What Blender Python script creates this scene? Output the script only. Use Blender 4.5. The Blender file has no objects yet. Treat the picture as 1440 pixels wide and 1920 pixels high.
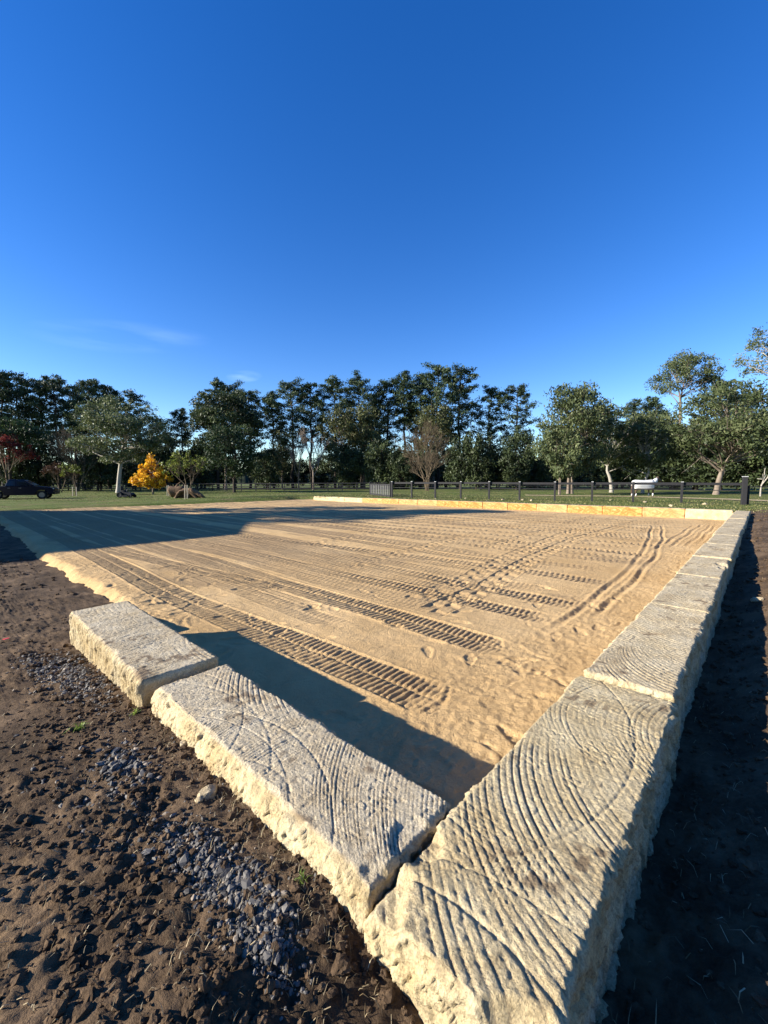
import bpy, math, random
import numpy as np
from mathutils import Vector, Matrix

# ------------------------------------------------------------------ camera, sky, sun, exposure
SC = bpy.context.scene
COL = SC.collection
R = math.radians
CAM_H = 1.75
PITCH, HEAD = R(4.26), R(42.745)          # camera looks 42.7 deg left of +Y (the long stone row runs along +Y)
FPX = 765.0                               # focal length in pixels of the 1440x1920 photograph

cd = bpy.data.cameras.new('camera')
cam = bpy.data.objects.new('camera', cd); COL.objects.link(cam)
cam.location = (0, 0, CAM_H)
cam.rotation_euler = (R(90) - PITCH, 0, HEAD)
cd.sensor_fit = 'AUTO'; cd.sensor_width = 36.0; cd.lens = 36.0 * FPX / 1920.0
cd.clip_start = 0.05; cd.clip_end = 3000
SC.camera = cam

SUN_EL = R(20.8)
SHX, SHY = 0.59, 0.807                    # direction in which shadows fall
world = bpy.data.worlds.new('World'); SC.world = world; world.use_nodes = True
nt = world.node_tree; nt.nodes.clear()
wo = nt.nodes.new('ShaderNodeOutputWorld'); bg = nt.nodes.new('ShaderNodeBackground')
sky = nt.nodes.new('ShaderNodeTexSky'); sky.sky_type = 'NISHITA'; sky.sun_disc = False
sky.sun_elevation = SUN_EL; sky.sun_rotation = math.atan2(-SHX, -SHY)
sky.altitude = 650; sky.air_density = 1.0; sky.dust_density = 0.05; sky.ozone_density = 2.2
hs = nt.nodes.new('ShaderNodeHueSaturation'); hs.inputs['Saturation'].default_value = 1.37
hs.inputs['Hue'].default_value = 0.517
bg.inputs['Strength'].default_value = 0.097
# thin wisps of high cloud: noise on the sky direction inside two narrow patches
tc = nt.nodes.new('ShaderNodeTexCoord')
def wisp(dirv, sx, sz, amt):
    mp = nt.nodes.new('ShaderNodeMapping'); mp.vector_type = 'POINT'
    ang = math.atan2(dirv[0], dirv[1])
    mp.inputs['Rotation'].default_value = (0, 0, ang)
    nt.links.new(tc.outputs['Generated'], mp.inputs['Vector'])
    sep = nt.nodes.new('ShaderNodeSeparateXYZ'); nt.links.new(mp.outputs[0], sep.inputs[0])
    def m(op, a, b):
        n = nt.nodes.new('ShaderNodeMath'); n.operation = op
        for i, v in enumerate((a, b)):
            if v is None: continue
            if isinstance(v, (int, float)): n.inputs[i].default_value = v
            else: nt.links.new(v, n.inputs[i])
        return n.outputs[0]
    ux = m('DIVIDE', sep.outputs[0], sx)
    uz = m('DIVIDE', m('SUBTRACT', m('SUBTRACT', sep.outputs[2], dirv[2]), m('MULTIPLY', sep.outputs[0], 0.10)), sz)
    d2 = m('ADD', m('MULTIPLY', ux, ux), m('MULTIPLY', uz, uz))
    fall = m('MAXIMUM', m('SUBTRACT', 1.0, d2), 0.0)
    front = m('GREATER_THAN', sep.outputs[1], 0.0)
    ns = nt.nodes.new('ShaderNodeTexNoise'); ns.inputs['Scale'].default_value = 7; ns.inputs['Detail'].default_value = 6
    mp2 = nt.nodes.new('ShaderNodeMapping'); mp2.inputs['Scale'].default_value = (1.0, 1.0, 6.0)
    mp2.inputs['Rotation'].default_value = (0, 0.12, 0)
    nt.links.new(mp.outputs[0], mp2.inputs[0]); nt.links.new(mp2.outputs[0], ns.inputs['Vector'])
    nn = m('MAXIMUM', m('SUBTRACT', ns.outputs[0], 0.38), 0.0)
    return m('MULTIPLY', m('MULTIPLY', m('MULTIPLY', fall, nn), front), amt)
def pix_dir(x, y):
    r = (x - 720) / FPX; u = -(y - 960) / FPX
    fw = math.cos(PITCH) + u * math.sin(PITCH); up = -math.sin(PITCH) + u * math.cos(PITCH)
    v = Vector((-math.sin(HEAD) * fw + math.cos(HEAD) * r, math.cos(HEAD) * fw + math.sin(HEAD) * r, up))
    return v
w1 = wisp(pix_dir(235, 632).normalized(), 0.16, 0.03, 0.16)
w2 = wisp(pix_dir(458, 706).normalized(), 0.04, 0.013, 0.7)
wadd = nt.nodes.new('ShaderNodeMath'); wadd.operation = 'ADD'; wadd.use_clamp = True
nt.links.new(w1, wadd.inputs[0]); nt.links.new(w2, wadd.inputs[1])
wm = nt.nodes.new('ShaderNodeMixRGB'); wm.inputs[2].default_value = (7.5, 9.5, 12.5, 1)
nt.links.new(sky.outputs[0], hs.inputs['Color']); nt.links.new(hs.outputs[0], wm.inputs[1])
nt.links.new(wadd.outputs[0], wm.inputs[0])
nt.links.new(wm.outputs[0], bg.inputs['Color']); nt.links.new(bg.outputs[0], wo.inputs[0])

sd = bpy.data.lights.new('sun', 'SUN'); sd.energy = 5.0; sd.angle = R(0.53); sd.color = (1.0, 0.94, 0.84)
sun = bpy.data.objects.new('sun', sd); COL.objects.link(sun)
sdir = Vector((SHX * math.cos(SUN_EL), SHY * math.cos(SUN_EL), -math.sin(SUN_EL)))
sun.rotation_euler = sdir.to_track_quat('-Z', 'Y').to_euler(); sun.location = (-20, -28, 14)

SC.view_settings.view_transform = 'Standard'; SC.view_settings.look = 'None'
SC.view_settings.exposure = 1.36; SC.view_settings.gamma = 1.0
SC.view_settings.use_curve_mapping = False
SC.render.engine = 'CYCLES'
SC.cycles.max_bounces = 6; SC.cycles.transparent_max_bounces = 8

# ------------------------------------------------------------------ pixel helpers (a direction only; distance from the ground)
def at_ground(x, y, z):
    d = pix_dir(x, y); t = (z - CAM_H) / d.z
    return d.x * t, d.y * t
def site(px, depth):
    lat = (px - 720) / FPX * depth
    return (-math.sin(HEAD) * depth + math.cos(HEAD) * lat, math.cos(HEAD) * depth + math.sin(HEAD) * lat)
def height_at(ytop, depth, gz):
    return (903 - ytop) / FPX * depth + CAM_H - gz

# ------------------------------------------------------------------ noise
def _h(ix, iy, iz, s):
    n = (ix * 374761393 + iy * 668265263 + iz * 2147483647 + s * 1274126177) & 0xFFFFFFFF
    n = ((n ^ (n >> 13)) * 1274126177) & 0xFFFFFFFF
    n = ((n ^ (n >> 16)) * 2246822519) & 0xFFFFFFFF
    return ((n ^ (n >> 15)) & 0xFFFF) / 65535.0
def vn2(x, y, s=0):
    x = np.asarray(x, float); y = np.asarray(y, float)
    fx = np.floor(x); fy = np.floor(y); ix = fx.astype(np.int64); iy = fy.astype(np.int64)
    u = x - fx; v = y - fy; u = u * u * (3 - 2 * u); v = v * v * (3 - 2 * v)
    a = _h(ix, iy, 0, s); b = _h(ix + 1, iy, 0, s); c = _h(ix, iy + 1, 0, s); d = _h(ix + 1, iy + 1, 0, s)
    return (a + (b - a) * u) * (1 - v) + (c + (d - c) * u) * v
def fbm2(x, y, s=0, o=4, g=0.5):
    r = 0; a = 1; t = 0
    for k in range(o):
        r = r + a * (vn2(x * 2 ** k + 17.3 * k, y * 2 ** k - 9.1 * k, s + k) - 0.5) * 2; t += a; a *= g
    return r / t
def vn3(x, y, z, s=0):
    fx = np.floor(x); fy = np.floor(y); fz = np.floor(z)
    ix = fx.astype(np.int64); iy = fy.astype(np.int64); iz = fz.astype(np.int64)
    u = x - fx; v = y - fy; w = z - fz
    u = u * u * (3 - 2 * u); v = v * v * (3 - 2 * v); w = w * w * (3 - 2 * w)
    r = 0
    for dz in (0, 1):
        a = _h(ix, iy, iz + dz, s); b = _h(ix + 1, iy, iz + dz, s)
        c = _h(ix, iy + 1, iz + dz, s); d = _h(ix + 1, iy + 1, iz + dz, s)
        q = (a + (b - a) * u) * (1 - v) + (c + (d - c) * u) * v
        r = r + q * (w if dz else 1 - w)
    return r
def fbm3(x, y, z, s=0, o=4, g=0.5):
    r = 0; a = 1; t = 0
    for k in range(o):
        r = r + a * (vn3(x * 2 ** k + 7.7 * k, y * 2 ** k, z * 2 ** k - 3.1 * k, s + k) - 0.5) * 2; t += a; a *= g
    return r / t
def sstep(a, b, x):
    t = np.clip((x - a) / (b - a), 0, 1); return t * t * (3 - 2 * t)

# ------------------------------------------------------------------ mesh helpers
def mesh_np(name, V, F, smooth=True, attrs=None):
    me = bpy.data.meshes.new(name)
    V = np.ascontiguousarray(V, dtype=np.float32); F = np.ascontiguousarray(F, dtype=np.int32)
    K = F.shape[1]
    me.vertices.add(len(V)); me.vertices.foreach_set('co', V.ravel())
    me.loops.add(F.size); me.loops.foreach_set('vertex_index', F.ravel())
    me.polygons.add(len(F)); me.polygons.foreach_set('loop_start', np.arange(0, F.size, K, dtype=np.int32))
    me.update(calc_edges=True)
    me.polygons.foreach_set('use_smooth', np.full(len(F), smooth, dtype=bool))
    for k, arr in (attrs or {}).items():
        a = me.attributes.new(k, 'FLOAT', 'POINT'); a.data.foreach_set('value', np.ascontiguousarray(arr, dtype=np.float32))
    return me
def link(name, me, mat=None, parent=None, loc=None, **props):
    o = bpy.data.objects.new(name, me); COL.objects.link(o)
    if mat is not None and me is not None and len(me.materials) == 0: me.materials.append(mat)
    if parent is not None: o.parent = parent
    if loc is not None: o.location = loc
    for k, v in props.items(): o[k] = v
    return o
def thing(name, label, cat, loc=(0, 0, 0), rz=0.0, group=None, sc=None):
    o = bpy.data.objects.new(name, None); COL.objects.link(o)
    o.location = loc; o.rotation_euler = (0, 0, rz); o['label'] = label; o['category'] = cat
    o.empty_display_size = 0.2
    if sc is not None: o.scale = sc if hasattr(sc, '__len__') else (sc, sc, sc)
    if group: o['group'] = group
    return o
class MB:
    def __init__(s): s.v = []; s.f = []
    def poly(s, pts, faces):
        b = len(s.v); s.v += [tuple(p) for p in pts]; s.f += [tuple(b + i for i in f) for f in faces]
    def box(s, c, d, M=None):
        x, y, z = d[0] / 2, d[1] / 2, d[2] / 2
        P = [Vector((i * x, j * y, k * z)) for k in (-1, 1) for j in (-1, 1) for i in (-1, 1)]
        if M is not None: P = [M @ p for p in P]
        P = [p + Vector(c) for p in P]
        s.poly(P, [(0, 2, 3, 1), (4, 5, 7, 6), (0, 1, 5, 4), (2, 6, 7, 3), (0, 4, 6, 2), (1, 3, 7, 5)])
    def tube(s, pts, rad, n=6, cap=True):
        pts = [Vector(p) for p in pts]; b = len(s.v)
        if not hasattr(rad, '__len__'): rad = [rad] * len(pts)
        for i, p in enumerate(pts):
            t = (pts[min(i + 1, len(pts) - 1)] - pts[max(i - 1, 0)])
            if t.length < 1e-9: t = Vector((0, 0, 1))
            t.normalize()
            u = t.cross(Vector((0.31, 0.17, 0.93)) if abs(t.z) < 0.9 else Vector((1, 0, 0.1))); u.normalize(); w = t.cross(u)
            for k in range(n):
                a = 2 * math.pi * k / n; s.v.append(tuple(p + (u * math.cos(a) + w * math.sin(a)) * rad[i]))
        for i in range(len(pts) - 1):
            for k in range(n):
                k2 = (k + 1) % n
                s.f.append((b + i * n + k, b + i * n + k2, b + (i + 1) * n + k2, b + (i + 1) * n + k))
        if cap:
            s.f.append(tuple(b + k for k in reversed(range(n)))); s.f.append(tuple(b + (len(pts) - 1) * n + k for k in range(n)))
    def prism(s, prof, y0, y1, axis='y'):      # profile in x,z extruded along y
        n = len(prof); b = len(s.v)
        s.v += [(x, y0, z) for x, z in prof] + [(x, y1, z) for x, z in prof]
        for k in range(n):
            k2 = (k + 1) % n; s.f.append((b + k, b + k2, b + n + k2, b + n + k))
        s.f.append(tuple(b + k for k in reversed(range(n)))); s.f.append(tuple(b + n + k for k in range(n)))
    def mesh(s, name, smooth=False):
        me = bpy.data.meshes.new(name); me.from_pydata(s.v, [], s.f); me.update()
        import bmesh
        bm = bmesh.new(); bm.from_mesh(me); bmesh.ops.recalc_face_normals(bm, faces=bm.faces); bm.to_mesh(me); bm.free()
        if smooth: me.shade_smooth()
        return me
    def build(s, name, mat, parent=None, smooth=False, bevel=0, **props):
        o = link(name, s.mesh(name, smooth), mat, parent, **props)
        if bevel:
            m = o.modifiers.new('bevel', 'BEVEL'); m.width = bevel; m.segments = 2; m.limit_method = 'ANGLE'
        return o

# ------------------------------------------------------------------ materials
class NM:
    """small node-material builder"""
    def __init__(s, name, rough=0.9, spec=0.3):
        s.m = bpy.data.materials.new(name); s.m.use_nodes = True; s.t = s.m.node_tree
        s.b = s.t.nodes['Principled BSDF']; s.b.inputs['Roughness'].default_value = rough
        s.b.inputs['Specular IOR Level'].default_value = spec
        s.tc = s.t.nodes.new('ShaderNodeTexCoord')
    def n(s, typ, **kw):
        n = s.t.nodes.new(typ)
        for k, v in kw.items(): setattr(n, k, v)
        return n
    def l(s, a, b): s.t.links.new(a, b)
    def noise(s, scale, detail=5, rough=0.6, coord='Object', dist=0.0, stretch=None):
        n = s.n('ShaderNodeTexNoise'); n.inputs['Scale'].default_value = scale; n.inputs['Detail'].default_value = detail
        n.inputs['Roughness'].default_value = rough; n.inputs['Distortion'].default_value = dist
        src = s.tc.outputs[coord]
        if stretch:
            mp = s.n('ShaderNodeMapping'); mp.inputs['Scale'].default_value = stretch; s.l(src, mp.inputs[0]); src = mp.outputs[0]
        s.l(src, n.inputs['Vector']); return n.outputs[0]
    def ramp(s, fac, stops):
        r = s.n('ShaderNodeValToRGB'); e = r.color_ramp.elements
        while len(e) < len(stops): e.new(0.5)
        for i, (p, c) in enumerate(stops):
            e[i].position = p; e[i].color = (c[0], c[1], c[2], 1) if hasattr(c, '__len__') else (c, c, c, 1)
        s.l(fac, r.inputs[0]); return r.outputs[0]
    def mix(s, fac, a, b, mode='MIX'):
        m = s.n('ShaderNodeMixRGB', blend_type=mode)
        for i, v in enumerate((fac, a, b)):
            if isinstance(v, (int, float)): m.inputs[i].default_value = v if i == 0 else (v, v, v, 1)
            elif isinstance(v, tuple): m.inputs[i].default_value = (*v, 1)
            else: s.l(v, m.inputs[i])
        return m.outputs[0]
    def attr(s, name):
        a = s.n('ShaderNodeAttribute'); a.attribute_name = name; return a.outputs['Fac']
    def rnd(s): return s.n('ShaderNodeObjectInfo').outputs['Random']
    def color(s, c):
        if isinstance(c, tuple): s.b.inputs['Base Color'].default_value = (*c, 1)
        else: s.l(c, s.b.inputs['Base Color'])
    def bump(s, h, strength=0.3, dist=0.01, prev=None):
        b = s.n('ShaderNodeBump'); b.inputs['Strength'].default_value = strength; b.inputs['Distance'].default_value = dist
        s.l(h, b.inputs['Height'])
        if prev is not None: s.l(prev, b.inputs['Normal'])
        s.l(b.outputs[0], s.b.inputs['Normal']); return b.outputs[0]

def plain(name, c, rough=0.6, spec=0.3, metal=0.0, var=0.15):
    k = NM(name, rough, spec); k.b.inputs['Metallic'].default_value = metal
    n = k.noise(9, 4)
    k.color(k.ramp(n, [(0.3, tuple(v * (1 - var) for v in c)), (0.7, tuple(min(1, v * (1 + var)) for v in c))]))
    return k.m

def sandstone(name, orange=False):
    k = NM(name, 0.92, 0.15)
    n1 = k.noise(3.2, 6, 0.62); n2 = k.noise(38, 6, 0.7); n3 = k.noise(125, 4, 0.7)
    fresh = k.ramp(n1, [(0.28, (0.40, 0.27, 0.12)), (0.42, (0.56, 0.43, 0.23)), (0.7, (0.66, 0.56, 0.36))])
    if orange:
        v = k.noise(1.5, 5, 0.6, dist=2.2, stretch=(1.0, 1.0, 2.2))
        iron = k.ramp(v, [(0.30, (0.62, 0.42, 0.17)), (0.42, (0.58, 0.33, 0.10)), (0.5, (0.40, 0.16, 0.04)), (0.56, (0.58, 0.30, 0.09)), (0.7, (0.62, 0.43, 0.19))])
        sel = k.ramp(k.rnd(), [(0.0, 0.7), (0.45, 1.0)])
        fresh = k.mix(sel, fresh, iron)
    top = k.ramp(k.noise(5.0, 6, 0.65), [(0.25, (0.36, 0.265, 0.155)), (0.42, (0.53, 0.43, 0.285)), (0.62, (0.63, 0.54, 0.385)), (0.8, (0.71, 0.63, 0.48))])
    warm = k.ramp(k.noise(4.0, 6, 0.65), [(0.25, (0.38, 0.265, 0.12)), (0.45, (0.55, 0.425, 0.225)), (0.65, (0.66, 0.54, 0.32)), (0.8, (0.72, 0.62, 0.41))])
    top = k.mix(k.attr('warm'), top, warm)
    stain = k.ramp(k.noise(9, 7, 0.75, dist=0.6), [(0.56, 0.0), (0.72, 0.55)])
    top = k.mix(stain, top, (0.17, 0.115, 0.06))
    c = k.mix(k.attr('top'), fresh, top)
    dirt = k.ramp(n2, [(0.34, 0.5), (0.6, 1.0)])
    c = k.mix(0.55, c, dirt, 'MULTIPLY')
    fine = k.ramp(n3, [(0.30, 0.42), (0.50, 0.92), (0.68, 1.18)])
    c = k.mix(0.75, c, fine, 'MULTIPLY')
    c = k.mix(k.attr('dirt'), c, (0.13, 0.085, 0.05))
    k.color(c)
    b1 = k.bump(n3, 0.9, 0.007)
    k.bump(n2, 0.85, 0.013, b1)
    return k.m

def leafmat(name, dark, mid, light, trans=0.25, spec=0.25, rough=0.55):
    k = NM(name, rough, spec)
    c = k.ramp(k.attr('tone'), [(0.05, dark), (0.5, mid), (0.95, light)])
    hv = k.n('ShaderNodeHueSaturation'); r = k.rnd()
    v = k.ramp(r, [(0.0, 0.82), (1.0, 1.18)]); k.l(v, hv.inputs['Value']); k.l(c, hv.inputs['Color'])
    k.color(hv.outputs[0])
    tr = k.n('ShaderNodeBsdfTranslucent'); k.l(hv.outputs[0], tr.inputs[0])
    mx = k.n('ShaderNodeMixShader'); mx.inputs[0].default_value = trans
    k.l(k.b.outputs[0], mx.inputs[1]); k.l(tr.outputs[0], mx.inputs[2])
    k.l(mx.outputs[0], k.t.nodes['Material Output'].inputs[0])
    return k.m

def barkmat(name, a, b, sc=4):
    k = NM(name, 0.9, 0.15)
    n = k.noise(sc, 6, 0.7, stretch=(1, 1, 0.25)); k.color(k.ramp(n, [(0.3, a), (0.7, b)]))
    k.bump(k.noise(sc * 6, 4, 0.6, stretch=(1, 1, 0.2)), 0.5, 0.02)
    return k.m

M = {}
M['stone'] = sandstone('pale_sandstone'); M['stone_orange'] = sandstone('banded_sandstone', True)
# sand
k = NM('arena_sand', 0.95, 0.1)
big = k.noise(0.55, 5, 0.6); mid = k.noise(4.5, 5, 0.65); fin = k.noise(260, 3, 0.7); gr = k.noise(60, 4, 0.7)
c = k.ramp(big, [(0.3, (0.51, 0.325, 0.142)), (0.55, (0.60, 0.40, 0.188)), (0.75, (0.68, 0.47, 0.235))])
c = k.mix(0.5, c, k.ramp(mid, [(0.3, 0.74), (0.7, 1.08)]), 'MULTIPLY')
c = k.mix(0.55, c, k.ramp(fin, [(0.2, 0.62), (0.7, 1.12)]), 'MULTIPLY')
c = k.mix(k.attr('wet'), c, (0.235, 0.165, 0.095))  # damp sand, plus lug shadow painted into the tracks
k.color(c); bb = k.bump(fin, 0.7, 0.006); k.bump(gr, 0.8, 0.02, bb)
M['sand'] = k.m
# soil
k = NM('dark_soil', 0.95, 0.12)
c = k.ramp(k.noise(2.2, 6, 0.65), [(0.3, (0.044, 0.029, 0.017)), (0.5, (0.090, 0.059, 0.034)), (0.72, (0.18, 0.12, 0.070))])
c = k.mix(0.7, c, k.ramp(k.noise(45, 5, 0.7), [(0.25, 0.45), (0.7, 1.25)]), 'MULTIPLY')
c = k.mix(k.attr('dry'), c, (0.22, 0.145, 0.08))
k.color(c); bb = k.bump(k.noise(220, 3, 0.7), 0.6, 0.004); k.bump(k.noise(70, 5, 0.7), 0.8, 0.012, bb)
M['soil'] = k.m
k = NM('dark_clod', 0.95, 0.1)
c = k.ramp(k.noise(14, 5, 0.65), [(0.3, (0.046, 0.030, 0.018)), (0.55, (0.095, 0.062, 0.036)), (0.75, (0.18, 0.12, 0.070))])
k.color(c); k.bump(k.noise(160, 4, 0.7), 0.8, 0.006); M['clod'] = k.m
k = NM('blue_metal_gravel', 0.7, 0.35)
c = k.ramp(k.attr('tone'), [(0.0, (0.042, 0.037, 0.031)), (0.5, (0.092, 0.084, 0.073)), (0.85, (0.17, 0.152, 0.125)), (1.0, (0.27, 0.21, 0.145))])
c = k.mix(0.4, c, k.ramp(k.noise(120, 3), [(0.3, 0.6), (0.7, 1.2)]), 'MULTIPLY')
k.color(c); M['gravel'] = k.m
# pasture
k = NM('pasture', 0.95, 0.1)
c = k.ramp(k.noise(0.22, 6, 0.65), [(0.3, (0.070, 0.105, 0.022)), (0.5, (0.12, 0.15, 0.036)), (0.7, (0.19, 0.185, 0.066))])
c = k.mix(0.8, c, k.ramp(k.noise(6, 6, 0.75), [(0.3, 0.45), (0.7, 1.3)]), 'MULTIPLY')
bare = k.ramp(k.noise(0.6, 5, 0.7), [(0.50, 0.0), (0.66, 0.75)])
c = k.mix(bare, c, (0.16, 0.115, 0.065)); k.color(c); k.bump(k.noise(14, 6, 0.8), 1.0, 0.08); M['grass'] = k.m
k = NM('sandy_path', 0.95, 0.1); k.color(k.ramp(k.noise(2.5, 5, 0.7), [(0.3, (0.30, 0.22, 0.12)), (0.7, (0.50, 0.40, 0.24))])); k.bump(k.noise(12, 5), 0.6, 0.03); M['path'] = k.m
M['blade'] = leafmat('grass_blade', (0.045, 0.070, 0.014), (0.12, 0.135, 0.035), (0.34, 0.29, 0.13), 0.2)
M['straw'] = leafmat('dry_straw', (0.10, 0.07, 0.035), (0.22, 0.16, 0.08), (0.42, 0.34, 0.2), 0.1)
M['weed'] = leafmat('weed_leaf', (0.05, 0.09, 0.015), (0.12, 0.18, 0.03), (0.28, 0.34, 0.06), 0.3)
M['pine'] = leafmat('pine_needles', (0.015, 0.028, 0.013), (0.038, 0.061, 0.025), (0.089, 0.115, 0.048), 0.15)
M['gum'] = leafmat('gum_leaves', (0.031, 0.044, 0.017), (0.077, 0.098, 0.036), (0.168, 0.182, 0.077), 0.25)
M['bushy'] = leafmat('she_oak_leaves', (0.016, 0.025, 0.010), (0.042, 0.059, 0.021), (0.105, 0.130, 0.049), 0.2)
M['olive'] = leafmat('olive_leaves', (0.031, 0.038, 0.013), (0.073, 0.081, 0.029), (0.156, 0.156, 0.062), 0.25)
M['cypress'] = leafmat('cypress_leaves', (0.012, 0.023, 0.007), (0.032, 0.055, 0.016), (0.075, 0.109, 0.030), 0.15)
M['yellow'] = leafmat('autumn_yellow_leaves', (0.42, 0.19, 0.008), (0.70, 0.38, 0.015), (0.88, 0.60, 0.06), 0.35)
M['red'] = leafmat('autumn_red_leaves', (0.050, 0.007, 0.007), (0.132, 0.018, 0.015), (0.231, 0.050, 0.033), 0.3)
M['lime'] = leafmat('young_green_leaves', (0.05, 0.07, 0.01), (0.13, 0.16, 0.025), (0.28, 0.28, 0.05), 0.3)
M['russet'] = leafmat('russet_leaves', (0.046, 0.021, 0.013), (0.098, 0.052, 0.029), (0.182, 0.111, 0.065), 0.25)
M['bark_dark'] = barkmat('dark_bark', (0.022, 0.017, 0.013), (0.075, 0.06, 0.045))
M['bark_white'] = barkmat('white_gum_bark', (0.20, 0.175, 0.14), (0.46, 0.42, 0.35), 1.5)
M['bark_grey'] = barkmat('grey_gum_bark', (0.11, 0.085, 0.065), (0.27, 0.215, 0.165), 2)
M['bark_twig'] = barkmat('twig_bark', (0.065, 0.047, 0.028), (0.155, 0.118, 0.075), 3)
M['fence'] = plain('black_fence_timber', (0.020, 0.019, 0.020), 0.7)
M['wire'] = plain('fence_wire', (0.10, 0.10, 0.10), 0.5, metal=0.6)
M['cap'] = plain('pale_cap', (0.62, 0.62, 0.6), 0.5)
M['gate'] = plain('grey_gate_timber', (0.10, 0.098, 0.095), 0.8)
M['yellow_tag'] = plain('yellow_tag', (0.65, 0.45, 0.05), 0.5)
M['carpaint'] = plain('navy_car_paint', (0.004, 0.005, 0.014), 0.25, 0.22, var=0.05)
M['carglass'] = plain('tinted_glass', (0.008, 0.009, 0.012), 0.08, 0.6, var=0.05)
M['rubber'] = plain('black_rubber', (0.012, 0.012, 0.012), 0.85)
M['alloy'] = plain('alloy', (0.25, 0.25, 0.26), 0.35, metal=0.9)
M['lamp'] = plain('lamp_glass', (0.6, 0.6, 0.6), 0.15, 0.6)
M['redlamp'] = plain('red_lamp', (0.3, 0.01, 0.01), 0.25, 0.5)
M['machine'] = plain('black_machine', (0.015, 0.015, 0.016), 0.45)
M['seat'] = plain('black_vinyl', (0.02, 0.02, 0.02), 0.5)
M['stake'] = plain('pale_stake', (0.45, 0.38, 0.27), 0.85)
M['log'] = barkmat('weathered_log', (0.055, 0.036, 0.022), (0.20, 0.13, 0.08), 3)
M['rug'] = plain('white_horse_rug', (0.66, 0.64, 0.58), 0.85, 0.15, var=0.06)
M['rugtrim'] = plain('dark_rug_trim', (0.06, 0.03, 0.03), 0.8)
M['horse'] = plain('bay_horse_coat', (0.075, 0.045, 0.028), 0.7)
M['hoof'] = plain('hoof', (0.08, 0.065, 0.05), 0.6)
M['chip'] = sandstone('pale_chip')
M['shedwall'] = plain('grey_steel_wall', (0.30, 0.31, 0.30), 0.5, metal=0.2)
M['shedroof'] = plain('steel_roof', (0.36, 0.37, 0.37), 0.45, metal=0.3)
M['red_scrap'] = plain('red_plastic', (0.5, 0.02, 0.03), 0.5)

# ------------------------------------------------------------------ terrain heights
T = 0.5                                   # top of the stone rows
SAND = 0.10
def ground_h(x, y):
    """pasture level round the arena"""
    x = np.asarray(x, float); y = np.asarray(y, float)
    g = 0.15 + 0.27 * sstep(6, 25, y) * sstep(-75, -28, x)
    g = g + 0.05 * fbm2(x * 0.12, y * 0.12, 5, 3)
    d = np.hypot(x, y)
    return g + 0.0 * d
def sand_edge(x):                         # near (soil-side) rim of the sand where no stones stand yet
    return 1.36 + 0.10 * fbm2(x * 0.9, x * 0 + 3, 31, 3) + 0.05 * fbm2(x * 4, x * 0, 32, 2)
def soil_h(x, y):
    base = np.interp(x, [-40, -20, -12, -6.5, -4.9, -2.9, -1.9, -1.0, -0.82, -0.65, -0.3],
                        [0.10, 0.02, -0.02, 0.03, 0.20, 0.325, 0.375, 0.405, 0.35, 0.29, 0.26])
    base = base - 0.10 * sstep(0.5, -2.5, y) * 0.5
    # bank and trench on the outer side of the long row
    tr = np.interp(x, [-0.45, -0.22, -0.05, 0.10, 0.30, 0.8, 3, 8], [0.08, 0.09, 0.15, 0.235, 0.31, 0.36, 0.38, 0.40])
    trf = np.interp(x, [-0.45, -0.22, 0.0, 0.3, 8], [0.36, 0.38, 0.43, 0.45, 0.42])
    wfar = sstep(5.0, 15.0, y)
    right = tr * (1 - wfar) + trf * wfar
    right = right * sstep(0.3, 1.4, y) + 0.3 * (1 - sstep(0.3, 1.4, y))
    w = sstep(-0.62, -0.30, x)
    h = base * (1 - w) + right * w
    d = np.hypot(x + 1.2, y)
    # clods
    n1 = fbm2(x * 3.2, y * 3.2, 41, 3); n2 = fbm2(x * 9, y * 9, 42, 3); n3 = fbm2(x * 26, y * 26, 43, 3)
    patch = sstep(-0.25, 0.35, fbm2(x * 0.9 + 4, y * 0.9, 44, 3))   # trampled smooth against loose and cloddy
    b2 = np.abs(n2); b3 = 1 - np.abs(n3)
    rough = 0.45 + 0.75 * patch
    h = h - 0.6 * sstep(1.02, 1.14, y) * sstep(-4.78, -4.66, x) * (1 - w)
    h = h + 0.022 * n1 + rough * (0.030 * (0.5 - b2) + 0.017 * (b3 - 0.7)) + rough * 0.006 * fbm2(x * 70, y * 70, 45, 2)
    return h
def axis(a, b, d0, grow, c):              # non-uniform samples, finest (d0) near c
    out = [c]; p = c
    while p < b: p += d0 + grow * (p - c); out.append(min(p, b))
    lo = []; p = c
    while p > a: p -= d0 + grow * (c - p); lo.append(max(p, a))
    return np.unique(np.array(lo[::-1] + out))
def grid(name, xs, ys, hf, mat, attrf=None, **props):
    X, Y = np.meshgrid(xs, ys, indexing='xy'); X = X.ravel(); Y = Y.ravel()
    Z = hf(X, Y); nx, ny = len(xs), len(ys)
    i = np.arange(nx * ny).reshape(ny, nx)
    F = np.stack([i[:-1, :-1], i[:-1, 1:], i[1:, 1:], i[1:, :-1]], -1).reshape(-1, 4)
    me = mesh_np(name, np.stack([X, Y, Z], 1), F, True, attrf(X, Y, Z) if attrf else None)
    return link(name, me, mat, **props)

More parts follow.
